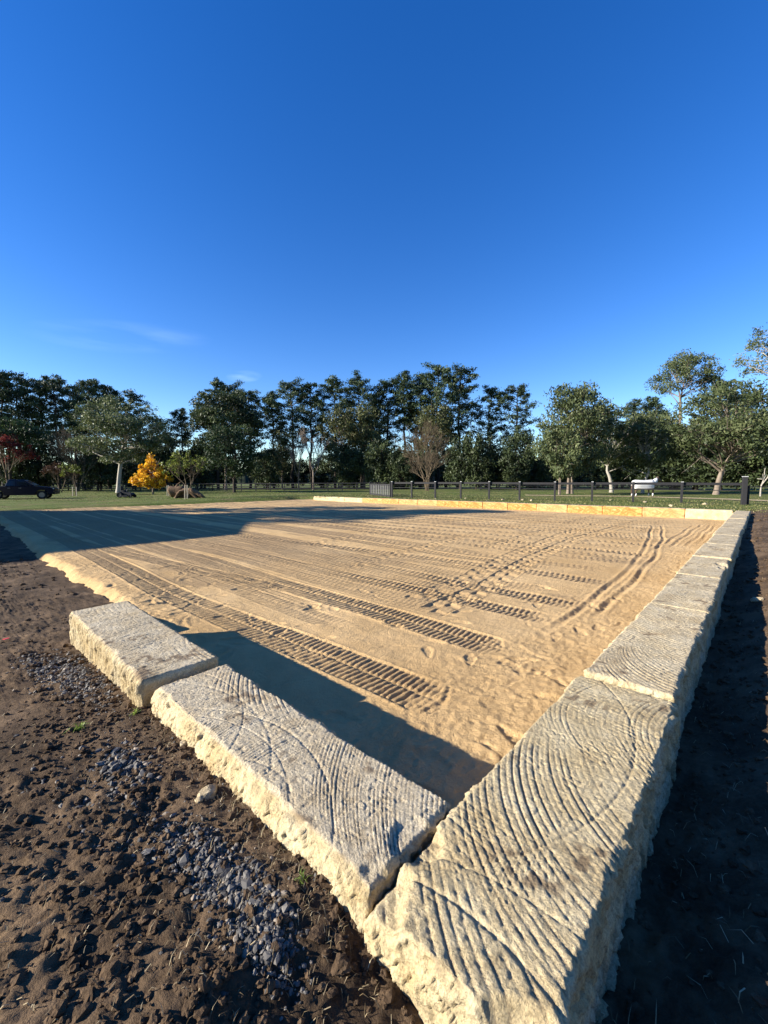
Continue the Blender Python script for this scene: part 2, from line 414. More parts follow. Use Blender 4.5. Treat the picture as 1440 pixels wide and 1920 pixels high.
# ------------------------------------------------------------------ pasture to the horizon
def pasture_h(x, y):
    g = ground_h(x, y)
    inside = sstep(-31.2, -30.6, x) * sstep(6.5, 6.0, x) * sstep(-4.2, -3.8, y) * sstep(25.2, 24.6, y)
    # keep the sheet well below the sand and soil sheets
    inner = sstep(-31.0, -30.2, x) * sstep(0.2, -0.4, x) * sstep(0.8, 1.4, y) * sstep(23.1, 22.7, y)
    soil = sstep(-33.5, -33.0, x) * sstep(5.0, 4.5, x) * sstep(-4.0, -3.5, y) * sstep(1.6, 1.2, y)
    bank = sstep(-0.6, -0.4, x) * sstep(5.0, 4.5, x) * sstep(-4.0, -3.5, y) * sstep(25.6, 25.0, y)
    low = np.maximum(np.maximum(inner, soil), bank)
    return g * (1 - low) + (-0.45) * low
axx = axis(-1200, 1200, 0.5, 0.05, -12); axy = axis(-1200, 1200, 0.5, 0.05, 20)
grid('ground', axx, axy, pasture_h, M['grass'], kind='structure')

k = NM('wooded_hill', 0.95, 0.05); k.color(k.ramp(k.noise(0.16, 6, 0.75), [(0.35, (0.006, 0.010, 0.007)), (0.5, (0.018, 0.024, 0.014)), (0.68, (0.045, 0.052, 0.028))])); hill_mat = k.m
th = np.linspace(0, 2 * np.pi, 1801); rr0 = np.array([380, 400, 430, 460, 500, 550, 600, 760]); hh0 = np.array([-1.0, 5, 8, 11, 14, 16, 18, 5.0])
TH, RR = np.meshgrid(th, rr0); HH = np.repeat(hh0[:, None], 1801, 1)
Vr = np.stack([np.cos(TH) * RR, np.sin(TH) * RR, HH * (0.8 + 0.35 * np.sin(TH * 3 + 1) + 0.25 * np.sin(TH * 7)) + (4 * fbm2(TH * 30, RR * 0.02, 8, 3) + 4.5 * fbm2(TH * 110, RR * 0.11, 9, 2)) * (HH > 0)], -1).reshape(-1, 3)
ii = np.arange(8 * 1801).reshape(8, 1801); Fr = np.stack([ii[:-1, :-1], ii[:-1, 1:], ii[1:, 1:], ii[1:, :-1]], -1).reshape(-1, 4)
link('hills', mesh_np('hills', Vr, Fr), hill_mat, kind='structure')

# ------------------------------------------------------------------ sand with machine tracks
def track_along_x(X, Y, yc, w, x0, x1, pitch, depth, seed, lanes=2, slant=0.07, bars=1.0):
    """lug marks of a tyre that ran along X; yc(x) is its centre line"""
    full = np.zeros_like(X), np.zeros_like(X); sel = np.nonzero((np.abs(Y - yc(X)) < w / 2 + 0.09) & (X > x0) & (X < x1))[0]
    if len(sel) == 0: return full
    X = X[sel]; Y = Y[sel]
    c = yc(X); v = Y - c
    endm = sstep(x0, x0 + 0.25, X) * sstep(x1, x1 - 0.45, X + 0.3 * (vn2(X * 6, Y * 6, seed + 4) - 0.5)) ** 0.7
    inside = sstep(w / 2 + 0.012, w / 2 - 0.012, np.abs(v))
    fade = 0.65 + 0.35 * fbm2(X * 0.8, Y * 0.8, seed, 2)
    lane = np.floor((v / w + 0.5) * lanes); lw = w / lanes
    lv = (v + w / 2) - (lane + 0.5) * lw
    dd_ = x1 - X; kk = 0.16
    ph = (np.log(1 + kk * dd_) / kk + np.where(lane % 2 == 0, slant, -slant) * lv + lane * pitch * 0.45 + 0.012 * fbm2(X * 5, Y * 5, seed + 1, 2)) / pitch
    tri = np.abs((ph % 1.0) - 0.5) * 2
    bar = sstep(0.22, 0.55, tri) * sstep(lw / 2, lw / 2 - 0.022, np.abs(lv))
    rim = np.exp(-((np.abs(v) - w / 2 - 0.02) / 0.018) ** 2) * (0.5 + 0.6 * vn2(X * 9, Y * 9, seed + 2))
    dz = -depth * inside + depth * 1.05 * bar * inside * bars + 0.55 * depth * rim
    full[0][sel] = dz * endm * fade; full[1][sel] = inside * endm
    return full
def sand_base(X, Y):
    h = SAND + 0.035 * fbm2(X * 0.35, Y * 0.35, 11, 3) + 0.007 * fbm2(X * 2.2, Y * 2.2, 12, 3)
    return h
def sand_h(X, Y):
    h = sand_base(X, Y)
    far = np.hypot(X, Y)
    wet = np.zeros_like(X)
    loose = np.maximum(sstep(-2.1, -1.35, X + 0.25 * fbm2(X, Y * 0.7, 13, 2)), 0)          # churned sand along the long row
    loose = np.maximum(loose, sstep(2.15, 1.75, Y + 0.2 * fbm2(X * 1.4, Y, 14, 2)) * sstep(-4.2, -5.2, X))
    loose = np.maximum(loose, 0.8 * sstep(3.4, 2.7, Y) * sstep(-2.4, -1.7, X))
    smooth = sstep(0.05, 0.4, fbm2(X * 0.7, Y * 1.3, 15, 3))
    lump = 0.008 * fbm2(X * 8, Y * 8, 16, 3) + 0.007 * fbm2(X * 27, Y * 27, 17, 2) + 0.004 * (0.5 - np.abs(fbm2(X * 18, Y * 18, 27, 2)))
    h = h + lump * (0.38 + 0.55 * loose - 0.3 * smooth * (1 - loose)) + 0.005 * fbm2(X * 30, Y * 30, 18, 2) * (0.6 + loose)
    # drag lines left by the leveller
    h = h + 0.004 * (vn2(X * 0.6, Y * 14, 19) - 0.5) * (1 - loose)
    rng = random.Random(4)
    T_ = 0; onx = np.zeros_like(X)
    def wob(a, b, c0, s):
        return lambda X: c0 + a * np.sin(X * 0.23 + s) + b * np.sin(X * 0.61 + 2 * s)
    specs = [(lambda X: np.interp(X, [-31, -21, -11, -6.9, -5.4, -3.0, -1.6], [2.5, 2.39, 2.29, 2.22, 2.26, 2.40, 2.46]), 0.46, -31, -1.62, 0.056, 0.027),
             (lambda X: np.interp(X, [-31, -22, -8.4, -5.9, -5.1, -1.6], [3.75, 3.68, 3.72, 3.68, 3.70, 3.68]), 0.46, -31, -1.66, 0.058, 0.027),
             (lambda X: np.interp(X, [-31, -15, -8.4, -5.9, -5.2], [2.0, 2.25, 3.05, 3.45, 3.50]), 0.40, -31, -5.3, 0.07, 0.024),
             (lambda X: np.interp(X, [-31, -14.7, -10.6, -6.5, -1.8], [3.9, 4.12, 4.78, 4.80, 4.90]), 0.40, -31, -1.75, 0.068, 0.026),
             (wob(0.03, 0.02, 5.72, 0.4), 0.42, -31, -1.62, 0.07, 0.026),
             (lambda X: np.interp(X, [-31, -10.5, -5.3, -1.7], [5.5, 6.35, 7.1, 7.3]), 0.42, -31, -1.65, 0.078, 0.027)]
    y = 8.25
    while y < 21.8:
        specs.append((wob(rng.uniform(0.02, 0.16), 0.03, y, rng.uniform(0, 6)), rng.uniform(0.36, 0.46), -31, rng.uniform(-2.3, -1.5), rng.uniform(0.10, 0.14), rng.uniform(0.016, 0.028)))
        y += rng.uniform(0.5, 1.15)
    for y_, d_, w_ in ((2.98, 0.013, 0.36), (4.30, 0.013, 0.36), (5.25, 0.015, 0.34), (6.28, 0.016, 0.38), (6.72, 0.017, 0.34), (7.72, 0.019, 0.38), (8.6, 0.014, 0.3), (3.3, 0.010, 0.22), (9.4, 0.016, 0.34), (10.6, 0.016, 0.34), (4.55, 0.012, 0.26), (5.0, 0.012, 0.24), (6.05, 0.012, 0.22)):
        specs.append((wob(0.05, 0.03, y_, y_ * 3), w_, -31, -2.2 - 2.5 * rng.random(), 0.075, d_))
    for q, (yc, w, x0, x1, p, d) in enumerate(specs):
        dz, ins = track_along_x(X, Y, yc, w, x0, x1, p, d, 60 + 5 * q)
        h = h + dz; wet = np.maximum(wet, (0.24 + 0.42 * sstep(-4.5, -10, X)) * ins)  # compaction damp; the extra darkening leftwards paints in the lug bars' shadows
    # cross passes that run along the long row (swap the roles of x and y)
    cross = [(lambda Y: np.interp(Y, [3.5, 5.7, 8.7, 12.4, 18, 22], [-2.95, -3.12, -3.55, -3.85, -3.75, -3.6]), 0.40, 4.0, 20.5, 0.11, 0.030),
             (lambda Y: np.interp(Y, [3.5, 6.2, 8.7, 13.5, 22], [-3.42, -3.66, -4.06, -4.52, -4.9]), 0.36, 4.3, 21, 0.11, 0.028),
             (lambda Y: np.interp(Y, [4, 10, 22], [-5.7, -6.4, -7.4]), 0.42, 5.2, 21, 0.09, 0.020),
             (lambda Y: np.interp(Y, [4, 10, 22], [-8.6, -9.0, -9.6]), 0.42, 6.5, 21, 0.09, 0.020),
             (lambda Y: np.interp(Y, [4, 10, 22], [-4.9, -5.0, -5.9]), 0.34, 9.0, 21.5, 0.10, 0.022),
             (lambda Y: np.interp(Y, [4, 10, 22], [-2.4, -2.6, -3.0]), 0.30, 13.0, 21.0, 0.09, 0.014)]
    for q, (xc, w, y0, y1, p, d) in enumerate(cross):
        dz, ins = track_along_x(Y, X, xc, w, y0, y1, p, d, 200 + 5 * q)
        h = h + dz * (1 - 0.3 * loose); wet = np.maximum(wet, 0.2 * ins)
    # smooth wheel ruts curving out from the long row, and short straight ruts beside it
    ruts = [(lambda Y: np.interp(Y, [4.0, 6.3, 9.2, 12.6, 18.4], [-1.68, -1.66, -1.78, -2.14, -3.0]), 4.3, 18.5, 0.022),
            (lambda Y: np.interp(Y, [4.0, 7.2, 10.1, 14.1, 18.6], [-1.40, -1.46, -1.60, -2.02, -2.72]), 5.0, 18.5, 0.022),
            (lambda Y: -1.82 + 0 * Y, 11, 19.2, 0.016), (lambda Y: -1.62 + 0 * Y, 12, 19.8, 0.016), (lambda Y: -1.34 + 0 * Y, 12.5, 20, 0.014),
            (lambda Y: -1.18 + 0 * Y, 13.5, 20, 0.012)]
    for q, (xc, y0, y1, d) in enumerate(ruts):
        v = X - xc(Y) + 0.02 * np.sin(Y * 2.1 + q)
        e = sstep(y0, y0 + 0.8, Y) * sstep(y1, y1 - 0.6, Y)
        e = e * (0.5 + 0.7 * vn2(X * 2, Y * 2, 310 + q)); d = d * 0.75
        h = h + e * d * (-1.1 * np.exp(-(v / 0.035) ** 2) + 0.9 * np.exp(-((v + 0.075) / 0.03) ** 2) + 0.5 * np.exp(-((v - 0.075) / 0.03) ** 2))
    # footprints and scuffs in the churned near sand
    rf = random.Random(9)
    for q in range(150):
        a = rf.uniform(0, 6.28); near_ = q < 95
        cx_, cy_ = (rf.uniform(-4.6, -1.0), rf.uniform(1.5, 6.5)) if near_ else (rf.uniform(-8.5, -4.8), rf.uniform(1.45, 3.2))
        if near_ and rf.random() < 0.45: cx_ = rf.uniform(-1.6, -0.9); cy_ = rf.uniform(1.6, 12)
        sl = np.nonzero((np.abs(X - cx_) < 0.35) & (np.abs(Y - cy_) < 0.35))[0]
        if len(sl) == 0: continue
        u = (X[sl] - cx_) * math.cos(a) + (Y[sl] - cy_) * math.sin(a); v = -(X[sl] - cx_) * math.sin(a) + (Y[sl] - cy_) * math.cos(a)
        if q % 3: e_ = np.hypot(u / 0.14, v / (0.05 + 0.012 * np.sin(u * 18))); dz = -0.014 * sstep(1.05, 0.75, e_) + 0.006 * np.exp(-((e_ - 1.2) / 0.18) ** 2)
        else: w_ = v - 1.2 * u * u; dz = (-0.010 * np.exp(-(w_ / 0.018) ** 2) + 0.008 * np.exp(-((w_ - 0.035) / 0.02) ** 2)) * sstep(0.30, 0.15, np.abs(u))
        h[sl] += dz * rf.uniform(0.5, 1.0)
    # spill at the open near side
    e = sand_edge(X)
    openx = sstep(-4.75, -4.95, X)
    drop = sstep(e + 0.30, e - 0.10, Y) * openx
    h = h + 0.015 * openx * sstep(e + 0.9, e + 0.25, Y) - 0.26 * drop + (0.3 + drop) * openx * sstep(e + 0.7, e + 0.1, Y) * (0.03 * fbm2(X * 6, Y * 6, 21, 3) + 0.012 * fbm2(X * 22, Y * 22, 25, 2))
    h = h - 0.25 * sstep(1.34, 1.28, Y) * (1 - openx) * 0
    # far left rim, where the sand thins out
    h = h + 0.05 * sstep(-29.0, -30.2, X) - 0.25 * sstep(-30.2, -31.0, X + 0.25 * fbm2(X, Y * 0.8, 22, 2))
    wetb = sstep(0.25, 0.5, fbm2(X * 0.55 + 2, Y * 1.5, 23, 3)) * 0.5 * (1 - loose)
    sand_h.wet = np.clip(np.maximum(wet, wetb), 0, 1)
    return h
sxs = axis(-31.3, -0.55, 0.0088, 0.0024, -1.7); sys_ = axis(0.98, 22.85, 0.0175, 0.0032, 2.2)
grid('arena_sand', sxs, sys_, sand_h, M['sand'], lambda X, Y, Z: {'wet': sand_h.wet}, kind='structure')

# ------------------------------------------------------------------ soil
def soil_dry(X, Y, Z):
    p = sstep(0.02, 0.4, fbm2(X * 1.1, Y * 1.7, 46, 3)) * 0.45
    p = p * sstep(0.3, 0.6, fbm2(X * 9, Y * 9, 47, 2) * 0.5 + 0.5)
    return {'dry': np.clip(p, 0, 1)}
grid('soil_bed', axis(-34, -0.40, 0.0075, 0.008, -1.5), axis(-3.8, 1.55, 0.0085, 0.02, 0.5), soil_h, M['soil'], soil_dry, kind='structure')
grid('soil_bank', axis(-0.40, 5.2, 0.010, 0.04, -0.1), axis(-3.8, 25.8, 0.011, 0.009, 1.6), soil_h, M['soil'], soil_dry, kind='structure')

# ------------------------------------------------------------------ sandstone blocks
def saw(P, Q, c, Rr, d, pitch, seed, warp=0.0018):
    """grooves left by a circular saw of radius Rr whose centre travels along d"""
    dn = math.hypot(*d); dx, dy = d[0] / dn, d[1] / dn
    x = P - c[0]; y = Q - c[1]
    a = x * dx + y * dy; b = -x * dy + y * dx
    t = a + np.sqrt(np.maximum(Rr * Rr - b * b, 1e-4))
    t = t + warp * fbm2(P * 6, Q * 6, seed, 3)
    ph = t / pitch + 0.4 * fbm2(t * 9, t * 0, seed + 3, 2)
    r = ph % 1.0
    idx = np.floor(ph)
    depth = 0.22 + 0.78 * _h(idx.astype(np.int64), 0 * idx.astype(np.int64), 0, seed)
    gv = np.clip(1 - np.abs(2 * (r - 0.64) / 0.36 - 1), 0, 1) ** 0.75
    prof = 0.40 - 0.45 * r - 1.0 * gv
    return prof * depth
def arc_scar(P, Q, c, Rr, w):
    return np.exp(-((np.hypot(P - c[0], Q - c[1]) - Rr) / w) ** 2)
def block(name, x0, x1, y0, y1, zt, zb, res, seed, fams, label, mat='stone', group=None, amp=0.006, rib=None, bulge=None, chip=0.02, scars=(), patch=None, rnd=0.012, tilt=(0, 0), skew=0.0, warm=0.5):
    L, W, H = x1 - x0, y1 - y0, zt - zb
    nx, ny, nz = max(4, int(L / res)), max(4, int(W / res)), max(4, int(H / (res * 2.2)))
    def face(u, v, fn):
        U, V_ = np.meshgrid(np.arange(u + 1), np.arange(v + 1), indexing='ij')
        ids = fn(U, V_)
        return np.stack([ids[:-1, :-1], ids[1:, :-1], ids[1:, 1:], ids[:-1, 1:]], -1).reshape(-1, 4)
    enc = lambda i, j, k_: (i * (ny + 1) + j) * (nz + 1) + k_
    F = [face(nx, ny, lambda a, b: enc(a, b, nz)), face(nx, ny, lambda a, b: enc(a, b, 0 * a))[:, ::-1],
         face(nx, nz, lambda a, b: enc(a, 0 * a, b)), face(nx, nz, lambda a, b: enc(a, 0 * a + ny, b))[:, ::-1],
         face(ny, nz, lambda a, b: enc(0 * a + nx, a, b)), face(ny, nz, lambda a, b: enc(0 * a, a, b))[:, ::-1]]
    F = np.concatenate(F if res > 0.02 else F[:1] + F[2:]); ids, inv = np.unique(F, return_inverse=True); F = inv.reshape(F.shape)
    kz = ids % (nz + 1); jy = (ids // (nz + 1)) % (ny + 1); ix = ids // ((nz + 1) * (ny + 1))
    p = np.stack([x0 + L * ix / nx, y0 + W * jy / ny, zb + H * kz / nz], 1).astype(float)
    lo = np.array([x0, y0, zb]) + rnd; hi = np.array([x1, y1, zt]) - rnd
    inner = np.clip(p, lo, hi); d = p - inner; n = d / np.maximum(np.linalg.norm(d, axis=1, keepdims=True), 1e-9)
    q = inner + n * rnd
    topm = np.clip(n[:, 2], 0, 1) ** 2; side = 1 - np.abs(n[:, 2]) ** 2
    X, Y, Z = p[:, 0], p[:, 1], p[:, 2]
    # split faces: coarse and fine rock-face relief pushed along the face normal
    rock = 0.024 * fbm3(X * 3.1, Y * 3.1, Z * 3.8, seed, 3) + 0.024 * (0.45 - np.abs(fbm3(X * 11, Y * 11, Z * 9, seed + 9, 3))) + 0.008 * fbm3(X * 45, Y * 45, Z * 45, seed + 19, 2)
    def facets(cell, tilt, sd):                  # split rock: planar chips, one random tilt per cell
        best = np.full(len(p), 1e9); hgt = np.zeros(len(p)); bi = np.floor(p / cell).astype(np.int64)
        for a in (-1, 0, 1):
            for b in (-1, 0, 1):
                for c in (-1, 0, 1):
                    I = bi + np.array([a, b, c]); J_ = np.stack([_h(I[:, 0], I[:, 1], I[:, 2], sd + q) for q in range(3)], 1)
                    dv_ = p - (I + J_) * cell; dd = (dv_ ** 2).sum(1); m_ = dd < best; best[m_] = dd[m_]
                    K_ = np.stack([_h(I[m_, 0], I[m_, 1], I[m_, 2], sd + 5 + q) - 0.5 for q in range(3)], 1) * 2
                    hgt[m_] = tilt * (dv_[m_] * K_).sum(1) + cell * 0.12 * (_h(I[m_, 0], I[m_, 1], I[m_, 2], sd + 9) - 0.5)
        return hgt
    if res < 0.03: rock = rock * 0.55 + facets(0.13, 0.12, seed + 200) + facets(0.038, 0.27, seed + 230)
    if rib is not None:
        along = X if L > W else Y
        ribs = np.abs(((along / rib + 0.5 * fbm2(along * 3, Z * 3, seed + 5, 2)) % 1) - 0.5) * 2
        rock = rock * 0.55 + 0.024 * ribs * (0.6 + 0.5 * vn2(along * 14, Z * 9, seed + 6))
    out = rock * side
    if bulge is not None: out = out + bulge * (-n[:, 1]).clip(0, 1) * np.sin(np.pi * np.clip((zt - Z) / 0.5, 0, 1)) ** 0.7
    # saw marks on the top
    g = np.zeros(len(p)); wsum = np.zeros(len(p)) + 1e-6
    for (c, Rr, dr, pitch, mc, mr, a) in fams:
        wx = (X - mc[0]) / mr[0] + 0.35 * fbm2(X * 3, Y * 3, seed + 31, 2); wy = (Y - mc[1]) / mr[1] + 0.35 * fbm2(X * 3 + 9, Y * 3, seed + 32, 2)
        wt = np.exp(-(wx * wx + wy * wy) * 1.2) ** 2 + 1e-4
        g = g + wt * a * saw(X, Y, c, Rr, dr, pitch, seed + int(100 * pitch)); wsum = wsum + wt
    g = g / wsum
    wear = 0.32 + 0.68 * sstep(-0.34, 0.14, fbm2(X * 5, Y * 5, seed + 51, 4))
    if fams:                                    # a fainter pass of the saw at another angle
        c, Rr, dr, pitch = fams[0][:4]
        g = g + 0.6 * saw(X, Y, (c[0] + 0.3, c[1] - 0.5), Rr * 1.3, (-dr[1] + 0.3, dr[0] + 0.2), pitch * 1.25, seed + 77) * sstep(0.0, 0.3, fbm2(X * 3.3, Y * 3.3, seed + 78, 3))
    top_d = amp * g * wear + 0.004 * fbm2(X * 2.4, Y * 2.4, seed + 52, 2) + 0.0020 * fbm2(X * 45, Y * 45, seed + 53, 3) - 0.003 * sstep(0.72, 0.9, vn2(X * 55, Y * 55, seed + 54))
    for (c, Rr, w, a) in scars: top_d = top_d - a * arc_scar(X, Y, c, Rr, w)
    q = q + n * out[:, None]
    q[:, 2] += top_d * topm
    # chipped arrises
    ex = np.minimum(X - x0, x1 - X); ey = np.minimum(Y - y0, y1 - Y); e = np.minimum(ex, ey)
    ch = chip * (0.35 + 1.3 * np.clip(fbm2(X * 5 + 3, Y * 5, seed + 61, 3) + 0.15, 0, 1) + 0.5 * vn2(X * 24, Y * 24, seed + 62))
    upper = sstep(zt - 0.10, zt - 0.01, Z)
    q[:, 2] -= np.clip(ch - e, 0, 1) * 0.75 * upper
    if patch is not None:
        for (cx_, cy_, rr, dz) in patch:
            dd = np.hypot(X - cx_, Y - cy_) / rr + 0.35 * fbm2(X * 8, Y * 8, seed + 71, 3)
            q[:, 2] -= dz * sstep(1.0, 0.55, dd) * sstep(zt - 0.2, zt - 0.05, Z)
    q[:, 2] += tilt[0] * (X - (x0 + x1) / 2) + tilt[1] * (Y - (y0 + y1) / 2)
    if skew: q[:, 1] += skew * (X - (x0 + x1) / 2)
    tmask = topm * sstep(-0.004, 0.012, e - 0.3 * ch)
    dirt = 0.75 * topm * sstep(0.22, 0.5, fbm2(X * 5 + 1, Y * 5 + 8, seed + 81, 4)) * sstep(0.4, 0.65, vn2(X * 30, Y * 30, seed + 82))
    dirt = np.maximum(dirt, 0.55 * topm * sstep(-0.25, -0.75, g) * wear)
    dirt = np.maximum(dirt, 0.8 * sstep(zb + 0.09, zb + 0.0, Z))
    c0 = np.array([(x0 + x1) / 2, (y0 + y1) / 2, zb])
    me = mesh_np(name, q - c0, F, True, {'top': tmask, 'dirt': np.clip(dirt, 0, 1), 'warm': np.full(len(q), warm)})
    o = link(name, me, M[mat], loc=tuple(c0), label=label, category='stone block')
    if group: o['group'] = group
    return o
GS = 'sandstone blocks edging the arena'
block('sandstone_block', -0.812, -0.285, 0.80, 2.755, 0.505, 0.0, 0.0043, 101,
      [((0.05, 2.42), 0.60, (1, 0.05), 0.0265, (-0.5, 2.35), (0.5, 0.6), 1.1),
       ((0.10, 2.02), 0.95, (0.6, 0.8), 0.030, (-0.5, 1.35), (0.5, 0.5), 1.2),
       ((0.35, 2.0), 1.25, (0.7, 0.7), 0.035, (-0.5, 0.8), (0.5, 0.35), 1.15)],
      'big corner sandstone block with bold saw arcs, ending the long row', group=GS, amp=0.0060, chip=0.018, rnd=0.010,
      scars=[((-0.55, 0.25), 0.72, 0.008, 0.007), ((-0.40, 0.1), 1.02, 0.006, 0.005), ((-1.6, 1.9), 1.25, 0.006, 0.005)],
      patch=[(-0.80, 0.84, 0.13, 0.05), (-0.82, 1.06, 0.11, 0.035), (-0.33, 0.78, 0.12, 0.06)], tilt=(0.02, 0.0), warm=0.85)
block('sandstone_block', -2.69, -0.832, 0.835, 1.285, 0.492, 0.08, 0.0040, 131,
      [((-2.30, -1.0), 2.1, (0.25, 1), 0.028, (-2.35, 1.2), (0.5, 0.16), 1.1),
       ((-2.6, 0.2), 0.9, (0.8, 0.6), 0.020, (-2.4, 0.95), (0.5, 0.2), 0.45),
       ((-2.6, 1.5), 0.95, (1, -0.25), 0.0215, (-1.75, 0.95), (0.45, 0.3), 1.0),
       ((-1.9, 1.9), 1.2, (1, 0.0), 0.0225, (-1.25, 1.0), (0.45, 0.3), 1.05)],
      'rough faced sandstone block butting against the corner block', group=GS, amp=0.0052, bulge=0.05, chip=0.022,
      scars=[((-2.11, 0.13), 0.98, 0.007, 0.003), ((-1.67, 0.22), 0.90, 0.006, 0.004), ((-1.47, 0.56), 0.36, 0.006, 0.003), ((-1.75, 0.2), 0.80, 0.005, 0.003), ((-2.4, 0.35), 0.8, 0.005, 0.003)],
      patch=[(-0.84, 1.05, 0.09, 0.016), (-0.84, 0.86, 0.06, 0.02)], tilt=(0.010, 0.0), warm=0.2)
block('sandstone_block', -4.83, -2.775, 0.775, 1.255, 0.510, -0.05, 0.0065, 161,
      [((-5.0, -0.1), 1.1, (0.2, 1), 0.05, (-4.6, 1.05), (0.35, 0.3), 0.5),
       ((-3.9, 1.6), 1.0, (1, -0.3), 0.042, (-3.6, 0.95), (0.6, 0.3), 0.9),
       ((-3.3, 0.2), 1.0, (0.2, 1), 0.034, (-3.0, 1.2), (0.35, 0.12), 1.0)],
      'end sandstone block with ribbed drilled face beside the open sand edge', group=GS, amp=0.0065, rib=0.055, chip=0.016, tilt=(0.004, 0.0), warm=0.3)
# long row running away along +Y
joints = [2.79, 4.86, 6.72, 8.50, 10.38, 12.28, 14.22, 16.15, 18.05, 19.95, 21.75, 23.25]
rr = random.Random(7)
for i in range(len(joints) - 1):
    a, b = joints[i], joints[i + 1]
    j = rr.uniform(-0.015, 0.015); near = i == 0
    block('sandstone_block', -0.785 + j, -0.30 + j + rr.uniform(-0.01, 0.02), a + 0.012, b - 0.012, 0.512 + rr.uniform(-0.012, 0.014), 0.0,
          [0.0058, 0.009, 0.012][min(i, 2)] if i < 4 else 0.022, 200 + 13 * i,
          [((-0.15 + rr.uniform(-.1, .1), a + 0.35), 0.55, (0.3, 1), 0.036 if near else 0.05, (-0.6, a + 0.4), (0.5, 0.5), 1.0),
           ((-0.1, b - 0.2), 1.0, (0.35, 1), 0.036 if near else 0.055, (-0.5, b - 0.6), (0.5, 0.9), 1.0)],
          ['saw-scored sandstone block next along from the big corner block', 'sandstone block third along the straight outer row'][i] if i < 2 else 'weathered sandstone block, %s along the straight outer row counting the corner block' % ['fourth', 'fifth', 'sixth', 'seventh', 'eighth', 'ninth', 'tenth', 'eleventh', 'twelfth'][i - 2],
          group=GS, amp=0.0072 if near else 0.009, chip=0.018, rnd=0.010, tilt=(0, rr.uniform(-0.004, 0.004)),
          patch=[(-0.30, 7.9, 0.16, 0.07), (-0.33, 7.55, 0.08, 0.05)] if i == 2 else None)
# far row across the end
fj = [-0.83, -2.47, -4.12, -5.85, -7.56, -9.22, -10.95, -12.6, -14.3, -16.0, -17.7, -19.4, -21.05, -23.2, -25.3, -27.4, -29.5]
for i in range(len(fj) - 1):
    b, a = fj[i], fj[i + 1]
    zt = float(np.interp((a + b) / 2, [-29.6, -10, 0], [0.43, 0.50, 0.545])) + rr.uniform(-0.012, 0.012)
    orange = 1 <= i <= 12
    block('sandstone_block', a + 0.012, b - 0.012, 22.60 + rr.uniform(-0.012, 0.012), 23.08, zt, -0.1, 0.035, 420 + 11 * i,
          [((a, 22), 1.5, (1, 0.3), 0.09, ((a + b) / 2, 22.8), (2, 1), 0.6)],
          ('%s %s sandstone block of the row below the fence from the outer corner' % (['first', 'second', 'third', 'fourth', 'fifth', 'sixth', 'seventh', 'eighth', 'ninth', 'tenth', 'eleventh', 'twelfth', 'thirteenth', 'fourteenth', 'fifteenth', 'sixteenth'][i], 'orange-veined' if orange else 'pale cream')),
          mat='stone_orange' if orange else 'stone', group='far sandstone blocks below the fence', amp=0.006, chip=0.012)

# ------------------------------------------------------------------ loose stuff on the soil
def scatter_lumps(name, pts, sizes, seed, mat, kind='stuff', flat=0.7, tone=True, sink=0.3, ang=0.55, fine=False):
    rs = np.random.RandomState(seed)
    t = (1 + 5 ** 0.5) / 2
    V0 = np.array([(-1, t, 0), (1, t, 0), (-1, -t, 0), (1, -t, 0), (0, -1, t), (0, 1, t), (0, -1, -t), (0, 1, -t), (t, 0, -1), (t, 0, 1), (-t, 0, -1), (-t, 0, 1)], float)
    V0 /= np.linalg.norm(V0[0])
    F0 = np.array([(0, 11, 5), (0, 5, 1), (0, 1, 7), (0, 7, 10), (0, 10, 11), (1, 5, 9), (5, 11, 4), (11, 10, 2), (10, 7, 6), (7, 1, 8), (3, 9, 4), (3, 4, 2), (3, 2, 6), (3, 6, 8), (3, 8, 9), (4, 9, 5), (2, 4, 11), (6, 2, 10), (8, 6, 7), (9, 8, 1)])
    n = len(pts)
    if fine:                                    # one more subdivision, crumbled
        E_ = {}; V1 = [tuple(v) for v in V0]; F1 = []
        def mid_i(a, b):
            key = (min(a, b), max(a, b))
            if key not in E_: p = (V0[a] + V0[b]) / 2; V1.append(tuple(p / np.linalg.norm(p))); E_[key] = len(V1) - 1
            return E_[key]
        for a, b, c in F0:
            ab, bc, ca_ = mid_i(a, b), mid_i(b, c), mid_i(c, a); F1 += [(a, ab, ca_), (b, bc, ab), (c, ca_, bc), (ab, bc, ca_)]
        V0 = np.array(V1); F0 = np.array(F1)
    K = len(V0)
    A = rs.normal(size=(n, 3, 3)); Q, _ = np.linalg.qr(A)
    sc = sizes[:, None] * (1 + ang * (rs.rand(n, 3) - 0.5) * 1.4)
    V = V0[None] * (1 + 0.5 * (rs.rand(n, K, 1) - 0.5) * (1.5 if fine else 1.3))
    V = np.einsum('nij,nkj->nki', Q, V * sc[:, None, :])
    V[:, :, 2] *= flat
    V += pts[:, None, :]; V[:, :, 2] += (sizes * flat * (1 - sink))[:, None]
    F = (F0[None] + K * np.arange(n)[:, None, None]).reshape(-1, 3)
    tn = np.repeat(rs.rand(n), K)
    o = link(name, mesh_np(name, V.reshape(-1, 3), F, False, {'tone': tn}), mat)
    return o
def soil_pts(n, rs, fx, fy):
    x = fx(rs, n); y = fy(rs, n); return np.stack([x, y, soil_h(x, y)], 1)
rs = np.random.RandomState(3)
